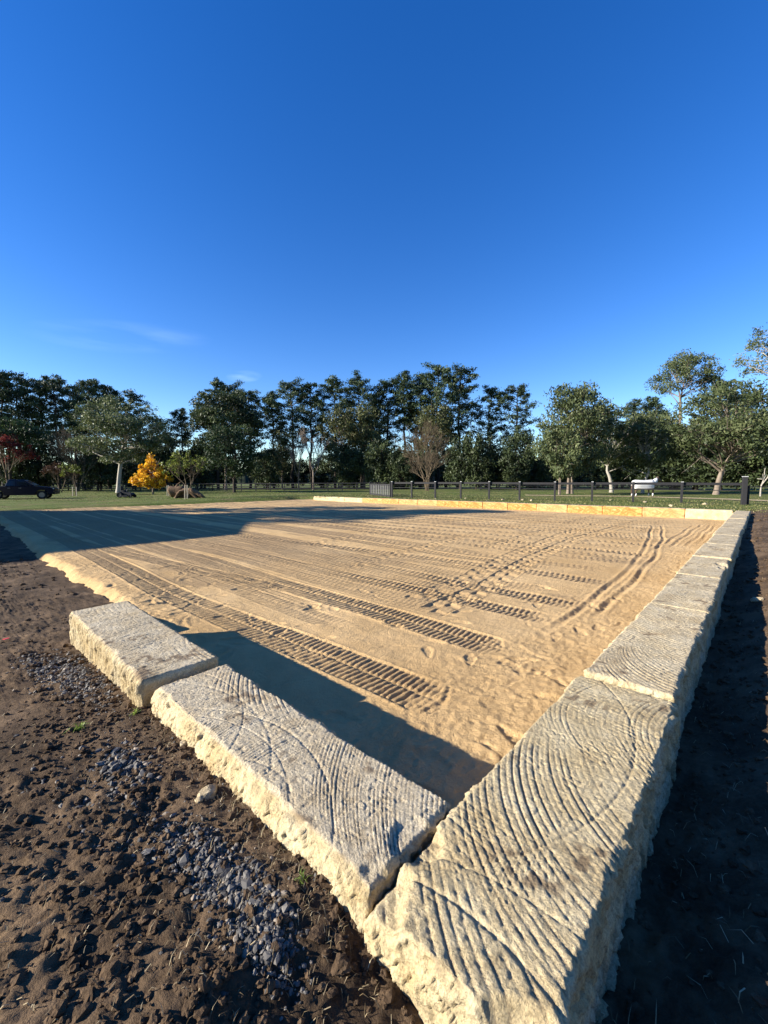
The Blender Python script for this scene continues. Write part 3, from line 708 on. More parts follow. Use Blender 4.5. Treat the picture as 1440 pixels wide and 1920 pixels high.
# clods: dense close to the camera, thinner to the side
cx = np.concatenate([-0.55 - rs.gamma(1.6, 1.1, 8200), rs.uniform(-13, -5, 1500)]); cy = np.concatenate([rs.uniform(-0.35, 0.98, 8200), rs.uniform(-0.2, 1.3, 1500)])
cx = np.concatenate([cx, rs.uniform(-1.5, -0.42, 1600)]); cy = np.concatenate([cy, rs.uniform(0.15, 0.80, 1600)])
dens = sstep(-0.15, 0.35, fbm2(cx * 1.3, cy * 1.3, 91, 3)); keep = (rs.rand(len(cx)) < 0.25 + 0.75 * dens) & ~((cy > 0.80) & (cx > -4.75)) & (cx > -13)
cx, cy = cx[keep], cy[keep]
sz = np.clip(rs.lognormal(math.log(0.0052), 0.6, len(cx)), 0.002, 0.016) * np.interp(-cx, [0, 4, 12], [1, 1.2, 2.2])
for nm_, mk, fn_ in (('soil_clods', sz > 0.0085, True), ('soil_crumbs', sz <= 0.0085, False)):
    o = scatter_lumps(nm_, np.stack([cx, cy, soil_h(cx, cy)], 1)[mk], sz[mk], 5, M['clod'], fine=fn_, sink=0.6); o['kind'] = 'stuff'
    o['label'] = 'loose dark clods of soil on the bare ground' if fn_ else 'fine dark crumbs of soil on the bare ground'; o['category'] = 'soil'
bx_ = rs.uniform(-0.3, 0.75, 1500); by = 1.0 + rs.gamma(1.5, 3.0, 1500); keep = by < 24; bx_, by = bx_[keep], by[keep]
sz = np.clip(rs.lognormal(math.log(0.009), 0.5, len(bx_)), 0.003, 0.03) * np.interp(by, [0, 6, 20], [1, 1.4, 2.4])
o = scatter_lumps('soil_clods', np.stack([bx_, by, soil_h(bx_, by)], 1), sz, 6, M['clod'], fine=True, sink=0.6); o['kind'] = 'stuff'; o['label'] = 'loose dark clods in the trench beside the long stone row'; o['category'] = 'soil'
# blue-grey gravel in drifts
def gpatch(c, r, n, s, ang=0.0):
    p = rs.normal(size=(n, 2)) * np.array(r)
    ca, sa = math.cos(ang), math.sin(ang)
    x = c[0] + p[:, 0] * ca - p[:, 1] * sa; y = c[1] + p[:, 0] * sa + p[:, 1] * ca
    return x, y, np.clip(rs.lognormal(math.log(s), 0.42, n), 0.003, 0.02)
GP = [(at_ground(365, 1625, 0.33), (0.11, 0.045), 714, 0.0053, 0.2), (at_ground(440, 1690, 0.34), (0.10, 0.045), 816, 0.0053, 0.3), (at_ground(485, 1770, 0.34), (0.06, 0.035), 442, 0.0053, 0.4),
      (at_ground(520, 1830, 0.34), (0.05, 0.03), 238, 0.0053, 0), (at_ground(110, 1255, 0.25), (0.30, 0.10), 900, 0.0075, 0.1), (at_ground(160, 1290, 0.27), (0.25, 0.08), 600, 0.0075, 0.1),
      (at_ground(235, 1455, 0.31), (0.10, 0.05), 260, 0.009, 0.1), (at_ground(190, 1540, 0.3), (0.22, 0.08), 90, 0.006, 0.2), ((-2.2, 0.45), (0.9, 0.22), 160, 0.005, 0.0)]
gx, gy, gs = [np.concatenate(a) for a in zip(*[gpatch(*g) for g in GP])]
keep = ~((gy > 0.80) & (gx > -4.75)); gx, gy, gs = gx[keep], gy[keep], gs[keep]
o = scatter_lumps('gravel', np.stack([gx, gy, soil_h(gx, gy)], 1), gs, 8, M['gravel'], flat=0.8, sink=0.95); o['kind'] = 'stuff'; o['label'] = 'drifts of crushed blue-grey gravel on the soil'; o['category'] = 'gravel'

def blades(name, P, length, width, lean, seed, mat, label, cat, per=1, curl=0.5):
    """many thin bent blades as one mesh"""
    rs = np.random.RandomState(seed); n = len(P) * per; P = np.repeat(P, per, 0)
    if per > 1: P = P + np.c_[rs.normal(size=(n, 2)) * length * 0.25, np.zeros(n)]
    az = rs.rand(n) * 2 * np.pi; L = length * (0.5 + rs.rand(n)); ln = lean * (0.3 + 1.0 * rs.rand(n))
    dirv = np.stack([np.cos(az), np.sin(az)], 1); side = np.stack([-dirv[:, 1], dirv[:, 0]], 1) * (width * (0.6 + 0.8 * rs.rand(n)))[:, None] / 2
    def pt(t, w):
        h = L * t * np.cos(ln * t * (1 + curl)); r = L * t * np.sin(ln * t * (1 + curl))
        c = P + np.c_[dirv * r[:, None], h]
        return c + np.c_[side * w, np.zeros(n)], c - np.c_[side * w, np.zeros(n)]
    a0, b0 = pt(0.0, 1.0); a1, b1 = pt(0.55, 0.8); a2, _ = pt(1.0, 0.0)
    V = np.stack([a0, b0, a1, b1, a2], 1).reshape(-1, 3); k = 5 * np.arange(n)[:, None]
    F = np.concatenate([k + np.array([[0, 1, 3]]), k + np.array([[0, 3, 2]]), k + np.array([[2, 3, 4]])])
    tn = np.repeat(rs.rand(n), 5)
    o = link(name, mesh_np(name, V, F, False, {'tone': tn}), mat)
    o['kind'] = 'stuff'; o['label'] = label; o['category'] = cat
    return o
x = -0.6 - rs.gamma(1.5, 1.1, 1700); y = rs.uniform(-0.3, 0.9, 1700); keep = ~((y > 0.82) & (x > -4.7)); x, y = x[keep], y[keep]
blades('straw', np.stack([x, y, soil_h(x, y) + 0.003], 1), 0.028, 0.0022, 1.35, 12, M['straw'], 'scraps of dry straw and root on the soil', 'straw')
x = rs.uniform(-0.26, 0.4, 450); y = 1.1 + rs.gamma(1.6, 1.6, 450); 
blades('straw', np.stack([x, y, soil_h(x, y) + 0.003], 1), 0.05, 0.003, 1.3, 13, M['straw'], 'dry straw lying in the shaded trench', 'straw')
x = np.concatenate([rs.uniform(-2.6, -0.85, 420), rs.uniform(-1.3, -0.45, 380)]); y = np.concatenate([rs.uniform(0.70, 0.80, 420), rs.uniform(0.35, 0.78, 380)])
blades('straw', np.stack([x, y, soil_h(x, y)], 1), 0.03, 0.0022, 0.9, 14, M['straw'], 'dry roots and grass at the foot of the stone blocks', 'straw')
def weed(px, py, z, s, seed, label):
    x0, y0 = at_ground(px, py, z); rs = np.random.RandomState(seed)
    P = np.tile(np.array([[x0, y0, float(soil_h(np.array([x0]), np.array([y0]))[0])]]), (26, 1)) + np.c_[rs.normal(size=(26, 2)) * 0.008, np.zeros(26)]
    o = blades('weed', P, s, s * 0.16, 0.9, seed, M['weed'], label, 'weed'); del o['kind']
weed(150, 1385, 0.29, 0.05, 21, 'small bright green weed on bare soil by the gravel')
weed(255, 1345, 0.32, 0.035, 22, 'tiny grass tuft at the foot of the rough faced block')
weed(565, 1660, 0.39, 0.025, 24, 'limp grass tuft under the stone block beside the corner')
weed(230, 1250, 0.26, 0.03, 25, 'short grass tuft at the foot of the ribbed end block')
def loose_rock(name, px, py, z, s, seed, label, mat='stone', flat=0.7, cat='rock', group=None):
    x0, y0 = at_ground(px, py, z)
    if y0 < 20: z = float(soil_h(np.array([x0]), np.array([y0]))[0])
    import bmesh
    bm = bmesh.new(); bmesh.ops.create_icosphere(bm, subdivisions=3, radius=1.0)
    V = np.array([v.co[:] for v in bm.verts]); F = np.array([[v.index for v in f.verts] for f in bm.faces]); bm.free()
    rs = np.random.RandomState(seed)
    nrm = rs.normal(size=(9, 3)); nrm /= np.linalg.norm(nrm, axis=1, keepdims=True); off = 0.55 + 0.35 * rs.rand(9)
    for a, b in zip(nrm, off):                # cut flat facets
        dd = V @ a - b; V = V - np.where(dd > 0, dd, 0)[:, None] * a * 0.9
    if mat == 'clod': V = V * (1 + 0.45 * fbm3(V[:, 0] * 3.5, V[:, 1] * 3.5, V[:, 2] * 3.5, seed + 1, 3))[:, None]
    V = V * (1 + 0.10 * fbm3(V[:, 0] * 2.5, V[:, 1] * 2.5, V[:, 2] * 2.5, seed, 4))[:, None]
    V = V * s * np.array([1.15, 0.85, flat])
    me = mesh_np(name, V, F, False, {'top': np.full(len(V), 0.4), 'dirt': 0.3 * rs.rand(len(V))})
    o = link(name, me, M[mat], loc=(x0, y0, z + s * flat * 0.45), label=label, category=cat); o.rotation_euler = (0.2 * rs.randn(), 0.2 * rs.randn(), rs.rand() * 6)
    if group: o['group'] = group
    return o
loose_rock('stone_chip', 392, 1500, 0.365, 0.045, 71, 'broken pale sandstone chip lying at the foot of the rough block')
loose_rock('stone_chip', 345, 1405, 0.355, 0.022, 72, 'small round stone tucked under the rough block')
loose_rock('stone_chip', 373, 1518, 0.36, 0.018, 73, 'little white chip beside the broken sandstone chip')
loose_rock('soil_lump', 596, 1790, 0.33, 0.026, 74, 'large crumbling lump of soil beside the gravel', mat='clod', cat='soil lump')
loose_rock('soil_lump', 640, 1850, 0.31, 0.030, 75, 'large crumbling lump of soil near the corner joint', mat='clod', cat='soil lump')
loose_rock('soil_lump', 222, 1650, 0.33, 0.02, 76, 'dark hollowed soil lump on the trampled ground', mat='clod', cat='soil lump')
loose_rock('stone_chip', 1420, 1118, 0.30, 0.06, 77, 'pale stone lump poking out of the trench shadow')
rp = at_ground(4, 1192, 0.2)
m = MB(); m.poly([(0, 0, 0), (0.07, 0.01, 0.012), (0.08, 0.05, 0.02), (0.02, 0.045, 0.008), (0.0, 0.0, -0.004), (0.07, 0.01, 0.008), (0.08, 0.05, 0.016), (0.02, 0.045, 0.004)],
    [(0, 1, 2, 3), (7, 6, 5, 4), (0, 4, 5, 1), (1, 5, 6, 2), (2, 6, 7, 3), (3, 7, 4, 0)])
o = m.build('plastic_scrap', M['red_scrap'], label='crumpled scrap of red plastic on the soil', category='scrap'); o.location = (rp[0], rp[1], float(soil_h(np.array([rp[0]]), np.array([rp[1]]))[0]) + 0.02)

# ------------------------------------------------------------------ trees
def tube_np(segs, n=6):
    """segs: list of (points (m,3), radii (m,)) -> one vertex/face set"""
    V = []; F = []; b = 0
    ang = 2 * np.pi * np.arange(n) / n
    for P, r in segs:
        P = np.asarray(P, float); r = np.asarray(r, float); m_ = len(P)
        t = np.gradient(P, axis=0); t /= np.maximum(np.linalg.norm(t, axis=1, keepdims=True), 1e-9)
        ref = np.where(np.abs(t[:, 2:3]) < 0.9, np.array([[0.2, 0.1, 0.97]]), np.array([[1.0, 0.1, 0.05]]))
        u = np.cross(t, ref); u /= np.maximum(np.linalg.norm(u, axis=1, keepdims=True), 1e-9); w = np.cross(t, u)
        ring = P[:, None] + r[:, None, None] * (np.cos(ang)[None, :, None] * u[:, None] + np.sin(ang)[None, :, None] * w[:, None])
        V.append(ring.reshape(-1, 3))
        i = b + np.arange(m_ * n).reshape(m_, n); j = np.roll(i, -1, 1)
        F.append(np.stack([i[:-1], j[:-1], j[1:], i[1:]], -1).reshape(-1, 4)); b += m_ * n
    return np.concatenate(V), np.concatenate(F)
def bez(a, b, c, m_):
    t = np.linspace(0, 1, m_)[:, None]; return (1 - t) ** 2 * a + 2 * t * (1 - t) * b + t * t * c
def leaves_np(C, Rad, per, size, rs, aspect=0.5, shell=0.55, droop=0.0, up=0.3):
    """leaf clumps: C (n,3) centres, Rad (n,3) radii"""
    n = len(C); N = n * per
    d = rs.normal(size=(N, 3)); d /= np.linalg.norm(d, axis=1, keepdims=True)
    rad = (shell + (1 - shell) * rs.rand(N)) * np.where(rs.rand(N) < 0.25, rs.rand(N), 1.0)
    c = np.repeat(C, per, 0) + d * np.repeat(Rad, per, 0) * rad[:, None] + rs.normal(size=(N, 3)) * np.repeat(Rad, per, 0) * 0.13
    ax = rs.normal(size=(N, 3)); ax[:, 2] -= droop * 2.0; ax /= np.linalg.norm(ax, axis=1, keepdims=True)
    nr = d * 0.7 + rs.normal(size=(N, 3)) * 0.6; nr[:, 2] += up
    bx = np.cross(ax, nr); bx /= np.maximum(np.linalg.norm(bx, axis=1, keepdims=True), 1e-9)
    s = size * (0.55 + 0.9 * rs.rand(N))[:, None]
    V = np.stack([c - ax * s, c + bx * s * aspect, c + ax * s, c - bx * s * aspect], 1).reshape(-1, 3)
    F = np.arange(N * 4).reshape(N, 4)
    tone = np.repeat(np.clip(0.55 * np.repeat(rs.rand(n), per) + 0.45 * rs.rand(N), 0, 1), 4)
    return V, F, tone
def spread(n, rs, fn, mind):
    out = []; tries = 0
    while len(out) < n and tries < n * 60:
        tries += 1; p = fn(rs)
        if p is None: continue
        if all(np.sum(((p - q) / mind) ** 2) > 1 for q in out): out.append(p)
    return np.array(out)
TREES = {}
def finish_tree(key, segs, leaf, bark, lmat, twigs=None):
    V, F = tube_np(segs)
    if twigs:                                   # twigs belong to the limbs they grow from
        V2, F2 = tube_np(twigs, 6); F = np.concatenate([F, F2 + len(V)]); V = np.concatenate([V, V2])
    tm = mesh_np(key + '_trunk', V, F, True); tm.materials.append(M[bark])
    cm = None
    if leaf is not None:
        cm = mesh_np(key + '_crown', leaf[0], leaf[1], False, {'tone': leaf[2]}); cm.materials.append(M[lmat])
    TREES[key] = (tm, cm)
def trunk_path(H, lean, rs, m_=9, wob=0.02):
    t = np.linspace(0, 1, m_); P = np.zeros((m_, 3)); P[:, 2] = t * H
    P[:, 0] = lean[0] * H * t ** 1.3; P[:, 1] = lean[1] * H * t ** 1.3
    P[1:-1, :2] += rs.normal(size=(m_ - 2, 2)) * wob * H * 0.4
    return P
def path_at(P, f):
    z = f * (len(P) - 1); i = min(int(z), len(P) - 2); return P[i] + (P[i + 1] - P[i]) * (z - i)
def make_pine(key, seed, H=20.0, bare=0.42, Rw=3.6, lean=(0, 0), leafn=120, flat=0.5, mat='pine', topr=0.5):
    rs = np.random.RandomState(seed); P = trunk_path(H * 0.97, lean, rs)
    segs = [(np.vstack([[0, 0, -0.2], P]), np.r_[0.34, np.linspace(0.30, 0.05, len(P))] * H / 20)]
    C = []; Rd = []
    nb = 44
    for i in range(nb):
        t = bare + (0.985 - bare) * ((i + rs.rand()) / nb)
        prof = np.interp(t, [bare, bare + 0.12, 0.70, 0.85, 1.0], [0.55, 0.85, 1.0, 0.8, topr * 0.55])
        L = Rw * prof * (0.55 + 0.6 * rs.rand()); az = i * 2.4 + rs.rand() * 1.2
        o = path_at(P, t); e = o + np.array([math.cos(az) * L, math.sin(az) * L, L * (0.10 + 0.45 * rs.rand())])
        midp = (o + e) / 2 + np.array([0, 0, -0.12 * L])
        B = bez(o, midp, e, 5); segs.append((B, np.linspace(0.085, 0.02, 5) * H / 20 * (0.6 + 0.4 * prof)))
        for f in ([0.98, 0.62] if L > 1.6 else [0.9]):
            c = path_at(B, min(f, 0.999)) + np.array([0, 0, 0.15]) + rs.normal(size=3) * 0.15
            r = (0.65 + 0.50 * rs.rand()) * (0.7 + 0.3 * prof)
            C.append(c); Rd.append((r * 1.2, r * 1.2, r * (flat + 0.25 * rs.rand())))
    for i in range(4):
        C.append(P[-1] + np.array([rs.normal() * 0.5, rs.normal() * 0.5, -0.25 - 0.45 * i])); Rd.append((0.8, 0.8, 0.55))
    for i in range(6):                          # dead lower branches
        t = bare * (0.35 + 0.6 * rs.rand()); az = rs.rand() * 6.3; L = 0.7 + 1.4 * rs.rand(); o = path_at(P, t)
        segs.append((bez(o, o + np.array([math.cos(az) * L * .5, math.sin(az) * L * .5, 0.05]), o + np.array([math.cos(az) * L, math.sin(az) * L, -0.1]), 4), np.linspace(0.05, 0.012, 4)))
    lf = leaves_np(np.array(C), np.array(Rd), leafn, 0.18, rs, 0.34, 0.25, up=0.4)
    finish_tree(key, segs, lf, 'bark_dark', mat)
def make_clumped(key, seed, H, crown, lmat, bark, lean=(0, 0), nclump=40, cr=1.0, per=160, leaf=0.16, flat=0.7, tr=0.22, fork=0.35, shape='ell', aspect=0.42, droop=0.2, stems=1, mind=0.9, shell=0.5, limbs=True, twig=True):
    """crown = (centre xyz, radii xyz); limbs run from the trunk to every clump"""
    rs = np.random.RandomState(seed); cc = np.array(crown[0], float); cr3 = np.array(crown[1], float)
    def fn(rs):
        d = rs.uniform(-1, 1, 3); r = np.linalg.norm(d)
        if shape == 'ell':
            if r > 1 or r < 0.35 and rs.rand() < 0.7: return None
        elif shape == 'cone':
            h = (d[2] + 1) / 2; rr_ = math.hypot(d[0], d[1]); lim = (1 - h) ** 1.15 * min(1, h * 6 + 0.45)
            if rr_ > lim: return None
        elif shape == 'column':
            rr_ = math.hypot(d[0], d[1]); h = (d[2] + 1) / 2; lim = min(1, (1 - h) * 3.0 + 0.15) * (0.75 + 0.25 * min(1, h * 3))
            if rr_ > lim or rr_ < 0.35 and rs.rand() < 0.5: return None
        elif shape == 'dome':
            if r > 1 or d[2] < -0.85 + 0.5 * rs.rand() or (r < 0.5 and rs.rand() < 0.6): return None
        elif shape == 'umbrella':
            if r > 1 or d[2] < -0.45 + 0.5 * rs.rand() or r < 0.45: return None
        return cc + d * cr3
    C = spread(nclump, rs, fn, mind * cr)
    segs = []; forkz = fork * H
    tp = np.array([lean[0] * H, lean[1] * H, 0])
    for s in range(stems):
        off = np.array([rs.normal() * 0.25, rs.normal() * 0.25, 0]) * (s > 0)
        topc = cc + np.array([rs.normal() * cr3[0] * .25, rs.normal() * cr3[1] * .25, cr3[2] * 0.45])
        kn = off + np.array([tp[0] * fork, tp[1] * fork, forkz])
        a = bez(off + np.array([0, 0, -0.15]), off + np.array([tp[0] * fork * 0.3, tp[1] * fork * 0.3, forkz * 0.55]) + rs.normal(size=3) * 0.06 * H * 0.1, kn, 7)
        b = bez(kn, kn + (kn - a[-2]) * 3 + rs.normal(size=3) * 0.3, topc, 8)
        P = np.vstack([a, b[1:]]); rad = np.interp(np.linspace(0, 1, len(P)), [0, 0.06, 0.45, 1], [tr * 1.35, tr, tr * 0.72, tr * 0.12]) / (1 + 0.35 * (stems - 1))
        segs.append((P, rad))
    tw = []
    for i, c in enumerate(C):
        P, rad = segs[i % stems]; 
        idx = [k_ for k_ in range(5, len(P) - 1) if P[k_][2] < c[2] + 0.1] or [6]
        # attach where the trunk is lower than the clump and reasonably near
        dd = [np.linalg.norm(P[k_] - c) + 0.6 * max(0, c[2] - P[k_][2]) * 0.2 for k_ in idx]
        k_ = idx[int(np.argmin(dd))]; k_ = max(5, k_ - int(rs.rand() * 3))
        o = P[k_]; L = np.linalg.norm(c - o)
        mid_ = (o + c) / 2 + np.array([rs.normal() * 0.10, rs.normal() * 0.10, -0.02 + 0.14 * rs.rand()]) * L
        B = bez(o, mid_, c, 6); r0 = min(rad[k_] * 0.62, 0.03 + 0.020 * L)
        if limbs: segs.append((B, np.linspace(r0, 0.012, 6)))
        if twig:
            for q in range(2):
                o2 = path_at(B, 0.55 + 0.3 * rs.rand()); e2 = c + rs.normal(size=3) * cr * 0.7
                tw.append((bez(o2, (o2 + e2) / 2 + rs.normal(size=3) * 0.1, e2, 4), np.linspace(r0 * 0.35 + 0.006, 0.006, 4)))
    Rd = cr * (0.7 + 0.6 * rs.rand(len(C), 1)) * np.array([[1, 1, flat]])
    lf = leaves_np(C, Rd, per, leaf, rs, aspect, shell, droop)
    finish_tree(key, segs, lf, bark, lmat, tw or None)
def make_bare(key, seed, H, lean=(0, 0), bark='bark_twig', r0=0.12, splay=0.5, levels=5, kids=3, stems=1, leaf=None):
    rs = np.random.RandomState(seed); segs = []; tips = []
    def grow(p, d, L, r, lv):
        d = d / np.linalg.norm(d); e = p + d * L; midp = (p + e) / 2 + rs.normal(size=3) * L * 0.06
        segs.append((bez(p, midp, e, 4), np.linspace(r, r * 0.62, 4)))
        if lv == 0: tips.append(e); return
        for k_ in range(kids if lv > 1 else kids + 1):
            nd = d + rs.normal(size=3) * splay * (1.0 if k_ else 0.45); nd[2] = nd[2] * 0.8 + 0.28
            f = 0.62 + 0.38 * rs.rand() if k_ else 1.0
            grow(p + (e - p) * f, nd, L * (0.62 + 0.22 * rs.rand()), max(r * (0.62 if k_ else 0.72), 0.008), lv - 1)
    for s in range(stems):
        d = np.array([lean[0] + rs.normal() * 0.16 * (stems > 1), lean[1] + rs.normal() * 0.16 * (stems > 1), 1.0])
        grow(np.array([0.1 * rs.normal() * (stems > 1), 0.1 * rs.normal() * (stems > 1), -0.1]), d, H * 0.30, r0 / (1 + 0.3 * (stems - 1)), levels - 1)
    zmax = max(s_[0][-1][2] for s_ in segs); sc = H / zmax
    segs = [(P * sc, r) for P, r in segs]
    lf = None
    if leaf:
        C = np.array(tips) * sc; lf = leaves_np(C, np.full((len(C), 3), leaf[1]), leaf[2], leaf[3], rs, 0.5, 0.2)
    finish_tree(key, segs, lf, bark, leaf[0] if leaf else None)
def plant(kind, key, label, px, depth, H_target=None, Hproto=None, gz=None, rz=None, group=None, wide=1.0, cat='tree', xy=None):
    x, y = xy if xy else site(px, depth)
    g = float(ground_h(np.array([x]), np.array([y]))[0]) if gz is None else gz
    s = 1.0 if H_target is None else H_target / Hproto
    rz = rz if rz is not None else random.Random(int(px * 7 + depth)).uniform(0, 6.28)
    o = thing(kind, label, cat, (x, y, g - 0.03), rz, group, (s * wide, s * wide, s))
    tm, cm = TREES[key]
    link('trunk', tm, None, o)
    if cm: link('crown', cm, None, o)
    return o
def top_h(ytop, depth, gz=0.2): return (903 - ytop) / FPX * depth + CAM_H - gz

for i, (sd_, br, rw, ln) in enumerate([(1, .40, 3.9, (0, .01)), (2, .48, 3.3, (.01, 0)), (3, .36, 4.2, (-.01, .01)), (4, .52, 3.0, (0, 0)), (5, .44, 3.6, (.015, 0)), (6, .34, 3.5, (0, -.01))]):
    make_pine('pine%d' % i, sd_, 20, br, rw, ln)
make_pine('spire', 9, 20, 0.2, 3.0, leafn=150, flat=0.3, topr=0.1)
# umbrella-topped pines along the back
GP_ = 'tall pines in the row behind the paddocks'
pines = [(-28, 705, 80, 0), (10, 697, 80, 2), (42, 702, 83, 4), (88, 712, 86, 1), (113, 706, 84, 0), (148, 722, 92, 5), (172, 712, 86, 2), (206, 720, 88, 3), (250, 733, 92, 4),
         (345, 765, 92, 3), (442, 722, 93, 2), (470, 730, 90, 0), (514, 735, 92, 3), (550, 717, 90, 2), (586, 718, 90, 4), (628, 709, 90, 0), (678, 706, 90, 2), (700, 738, 97, 1), (724, 714, 91, 5), (757, 699, 90, 3),
         (788, 705, 93, 1), (819, 685, 88, 2), (858, 690, 88, 4), (917, 727, 88, 5), (965, 723, 86, 0), (1180, 752, 92, 1), (1216, 745, 92, 3), (1345, 712, 84, 2), (1372, 735, 88, 0), (300, 790, 100, 1), (1120, 775, 96, 5)]
def pine_label(px):
    for lim, lb in ((230, 'tall dark flat-topped pine behind the white-trunked gum and red tree'), (420, 'slender dark pine standing alone beyond the yellow tree'), (610, 'tall dark pine behind the round cypress and bare birch'),
                    (800, 'tall dark pine behind the olive-green trees and gate'), (880, 'tallest dark pine with open branches above the bare twiggy tree'), (1000, 'dark pine with tiered crown standing clear against the sky')):
        if px < lim: return lb
    return 'dark pine showing behind the gum trees and horse'
ORD = ['first', 'second', 'third', 'fourth', 'fifth', 'sixth', 'seventh', 'eighth', 'ninth', 'tenth', 'eleventh', 'twelfth', 'thirteenth', 'fourteenth', 'fifteenth', 'sixteenth', 'seventeenth', 'eighteenth']
lefts = sorted([p_[0] for p_ in pines if p_[0] < 410], reverse=True); mids = sorted([p_[0] for p_ in pines if 410 < p_[0] < 1000]); rights = sorted([p_[0] for p_ in pines if p_[0] > 1000])
def pine_label(px):
    if px < 410: return '%s dark pine from the spiky conifer towards the parked pickup' % ORD[lefts.index(px)]
    if px < 1000: return '%s dark pine from the spiky conifer towards the big leafy gum' % ORD[mids.index(px)]
    return '%s dark pine beyond the big leafy gum, behind the other gums' % ORD[rights.index(px)]
for px, yt, dp, kd in pines:
    plant('pine_tree', 'pine%d' % kd, pine_label(px), px, dp, top_h(yt, dp), 20.0, group=GP_, wide=1.0)
plant('hoop_pine', 'spire', 'spiky pointed conifer rising above the dark spreading gum', 410, 84, top_h(709, 84), 20.0, wide=0.85)

# dense back-of-paddock trees
make_clumped('bushy0', 21, 9, ((0, 0, 4.9), (2.6, 2.6, 4.0)), 'bushy', 'bark_dark', nclump=52, cr=0.85, per=120, leaf=0.20, flat=1.15, fork=0.2, shape='column', droop=0.7, stems=2, mind=0.75)
make_clumped('bushy1', 22, 9, ((0, 0, 4.8), (3.1, 3.1, 4.0)), 'bushy', 'bark_dark', nclump=56, cr=0.95, per=120, leaf=0.20, flat=1.0, fork=0.2, shape='ell', droop=0.6, stems=2, mind=0.75)
make_clumped('bushy2', 23, 9, ((0, 0, 4.7), (2.0, 2.0, 4.2)), 'bushy', 'bark_dark', nclump=44, cr=0.7, per=120, leaf=0.18, flat=1.5, fork=0.2, shape='column', droop=0.8, stems=1, mind=0.75)
make_clumped('olive0', 24, 12, ((0, 0, 7.6), (3.4, 3.4, 4.2)), 'olive', 'bark_grey', nclump=52, cr=1.0, per=120, leaf=0.20, flat=0.9, fork=0.3, droop=0.4, stems=2, mind=0.8)
make_clumped('olive1', 25, 12, ((0, 0, 7.4), (2.7, 2.7, 4.4)), 'olive', 'bark_grey', nclump=46, cr=0.95, per=120, leaf=0.20, flat=1.1, fork=0.3, droop=0.6, stems=1, mind=0.8)
make_clumped('round0', 26, 9.2, ((0, 0, 5.4), (3.5, 3.5, 3.7)), 'cypress', 'bark_dark', nclump=70, cr=0.95, per=150, leaf=0.15, flat=0.75, fork=0.2, droop=0.1, mind=0.7)
make_clumped('gumdark', 27, 15, ((0, 0, 10.2), (5.4, 5.4, 4.4)), 'bushy', 'bark_grey', nclump=60, cr=1.35, per=170, leaf=0.22, flat=0.55, fork=0.3, shape='umbrella', stems=2, mind=0.8)
make_clumped('flatdark', 28, 10, ((0, 0, 8.0), (4.6, 4.6, 1.9)), 'cypress', 'bark_dark', nclump=40, cr=1.2, per=150, leaf=0.2, flat=0.5, fork=0.5, mind=0.8)
make_bare('bare0', 31, 9, stems=3, splay=0.42, r0=0.16, levels=6)
make_bare('bare1', 32, 9, stems=1, splay=0.40, r0=0.15, levels=6, bark='bark_grey')
make_bare('bare2', 33, 8, stems=4, splay=0.36, r0=0.15, levels=6)
GB = 'dense trees along the far paddock fence'
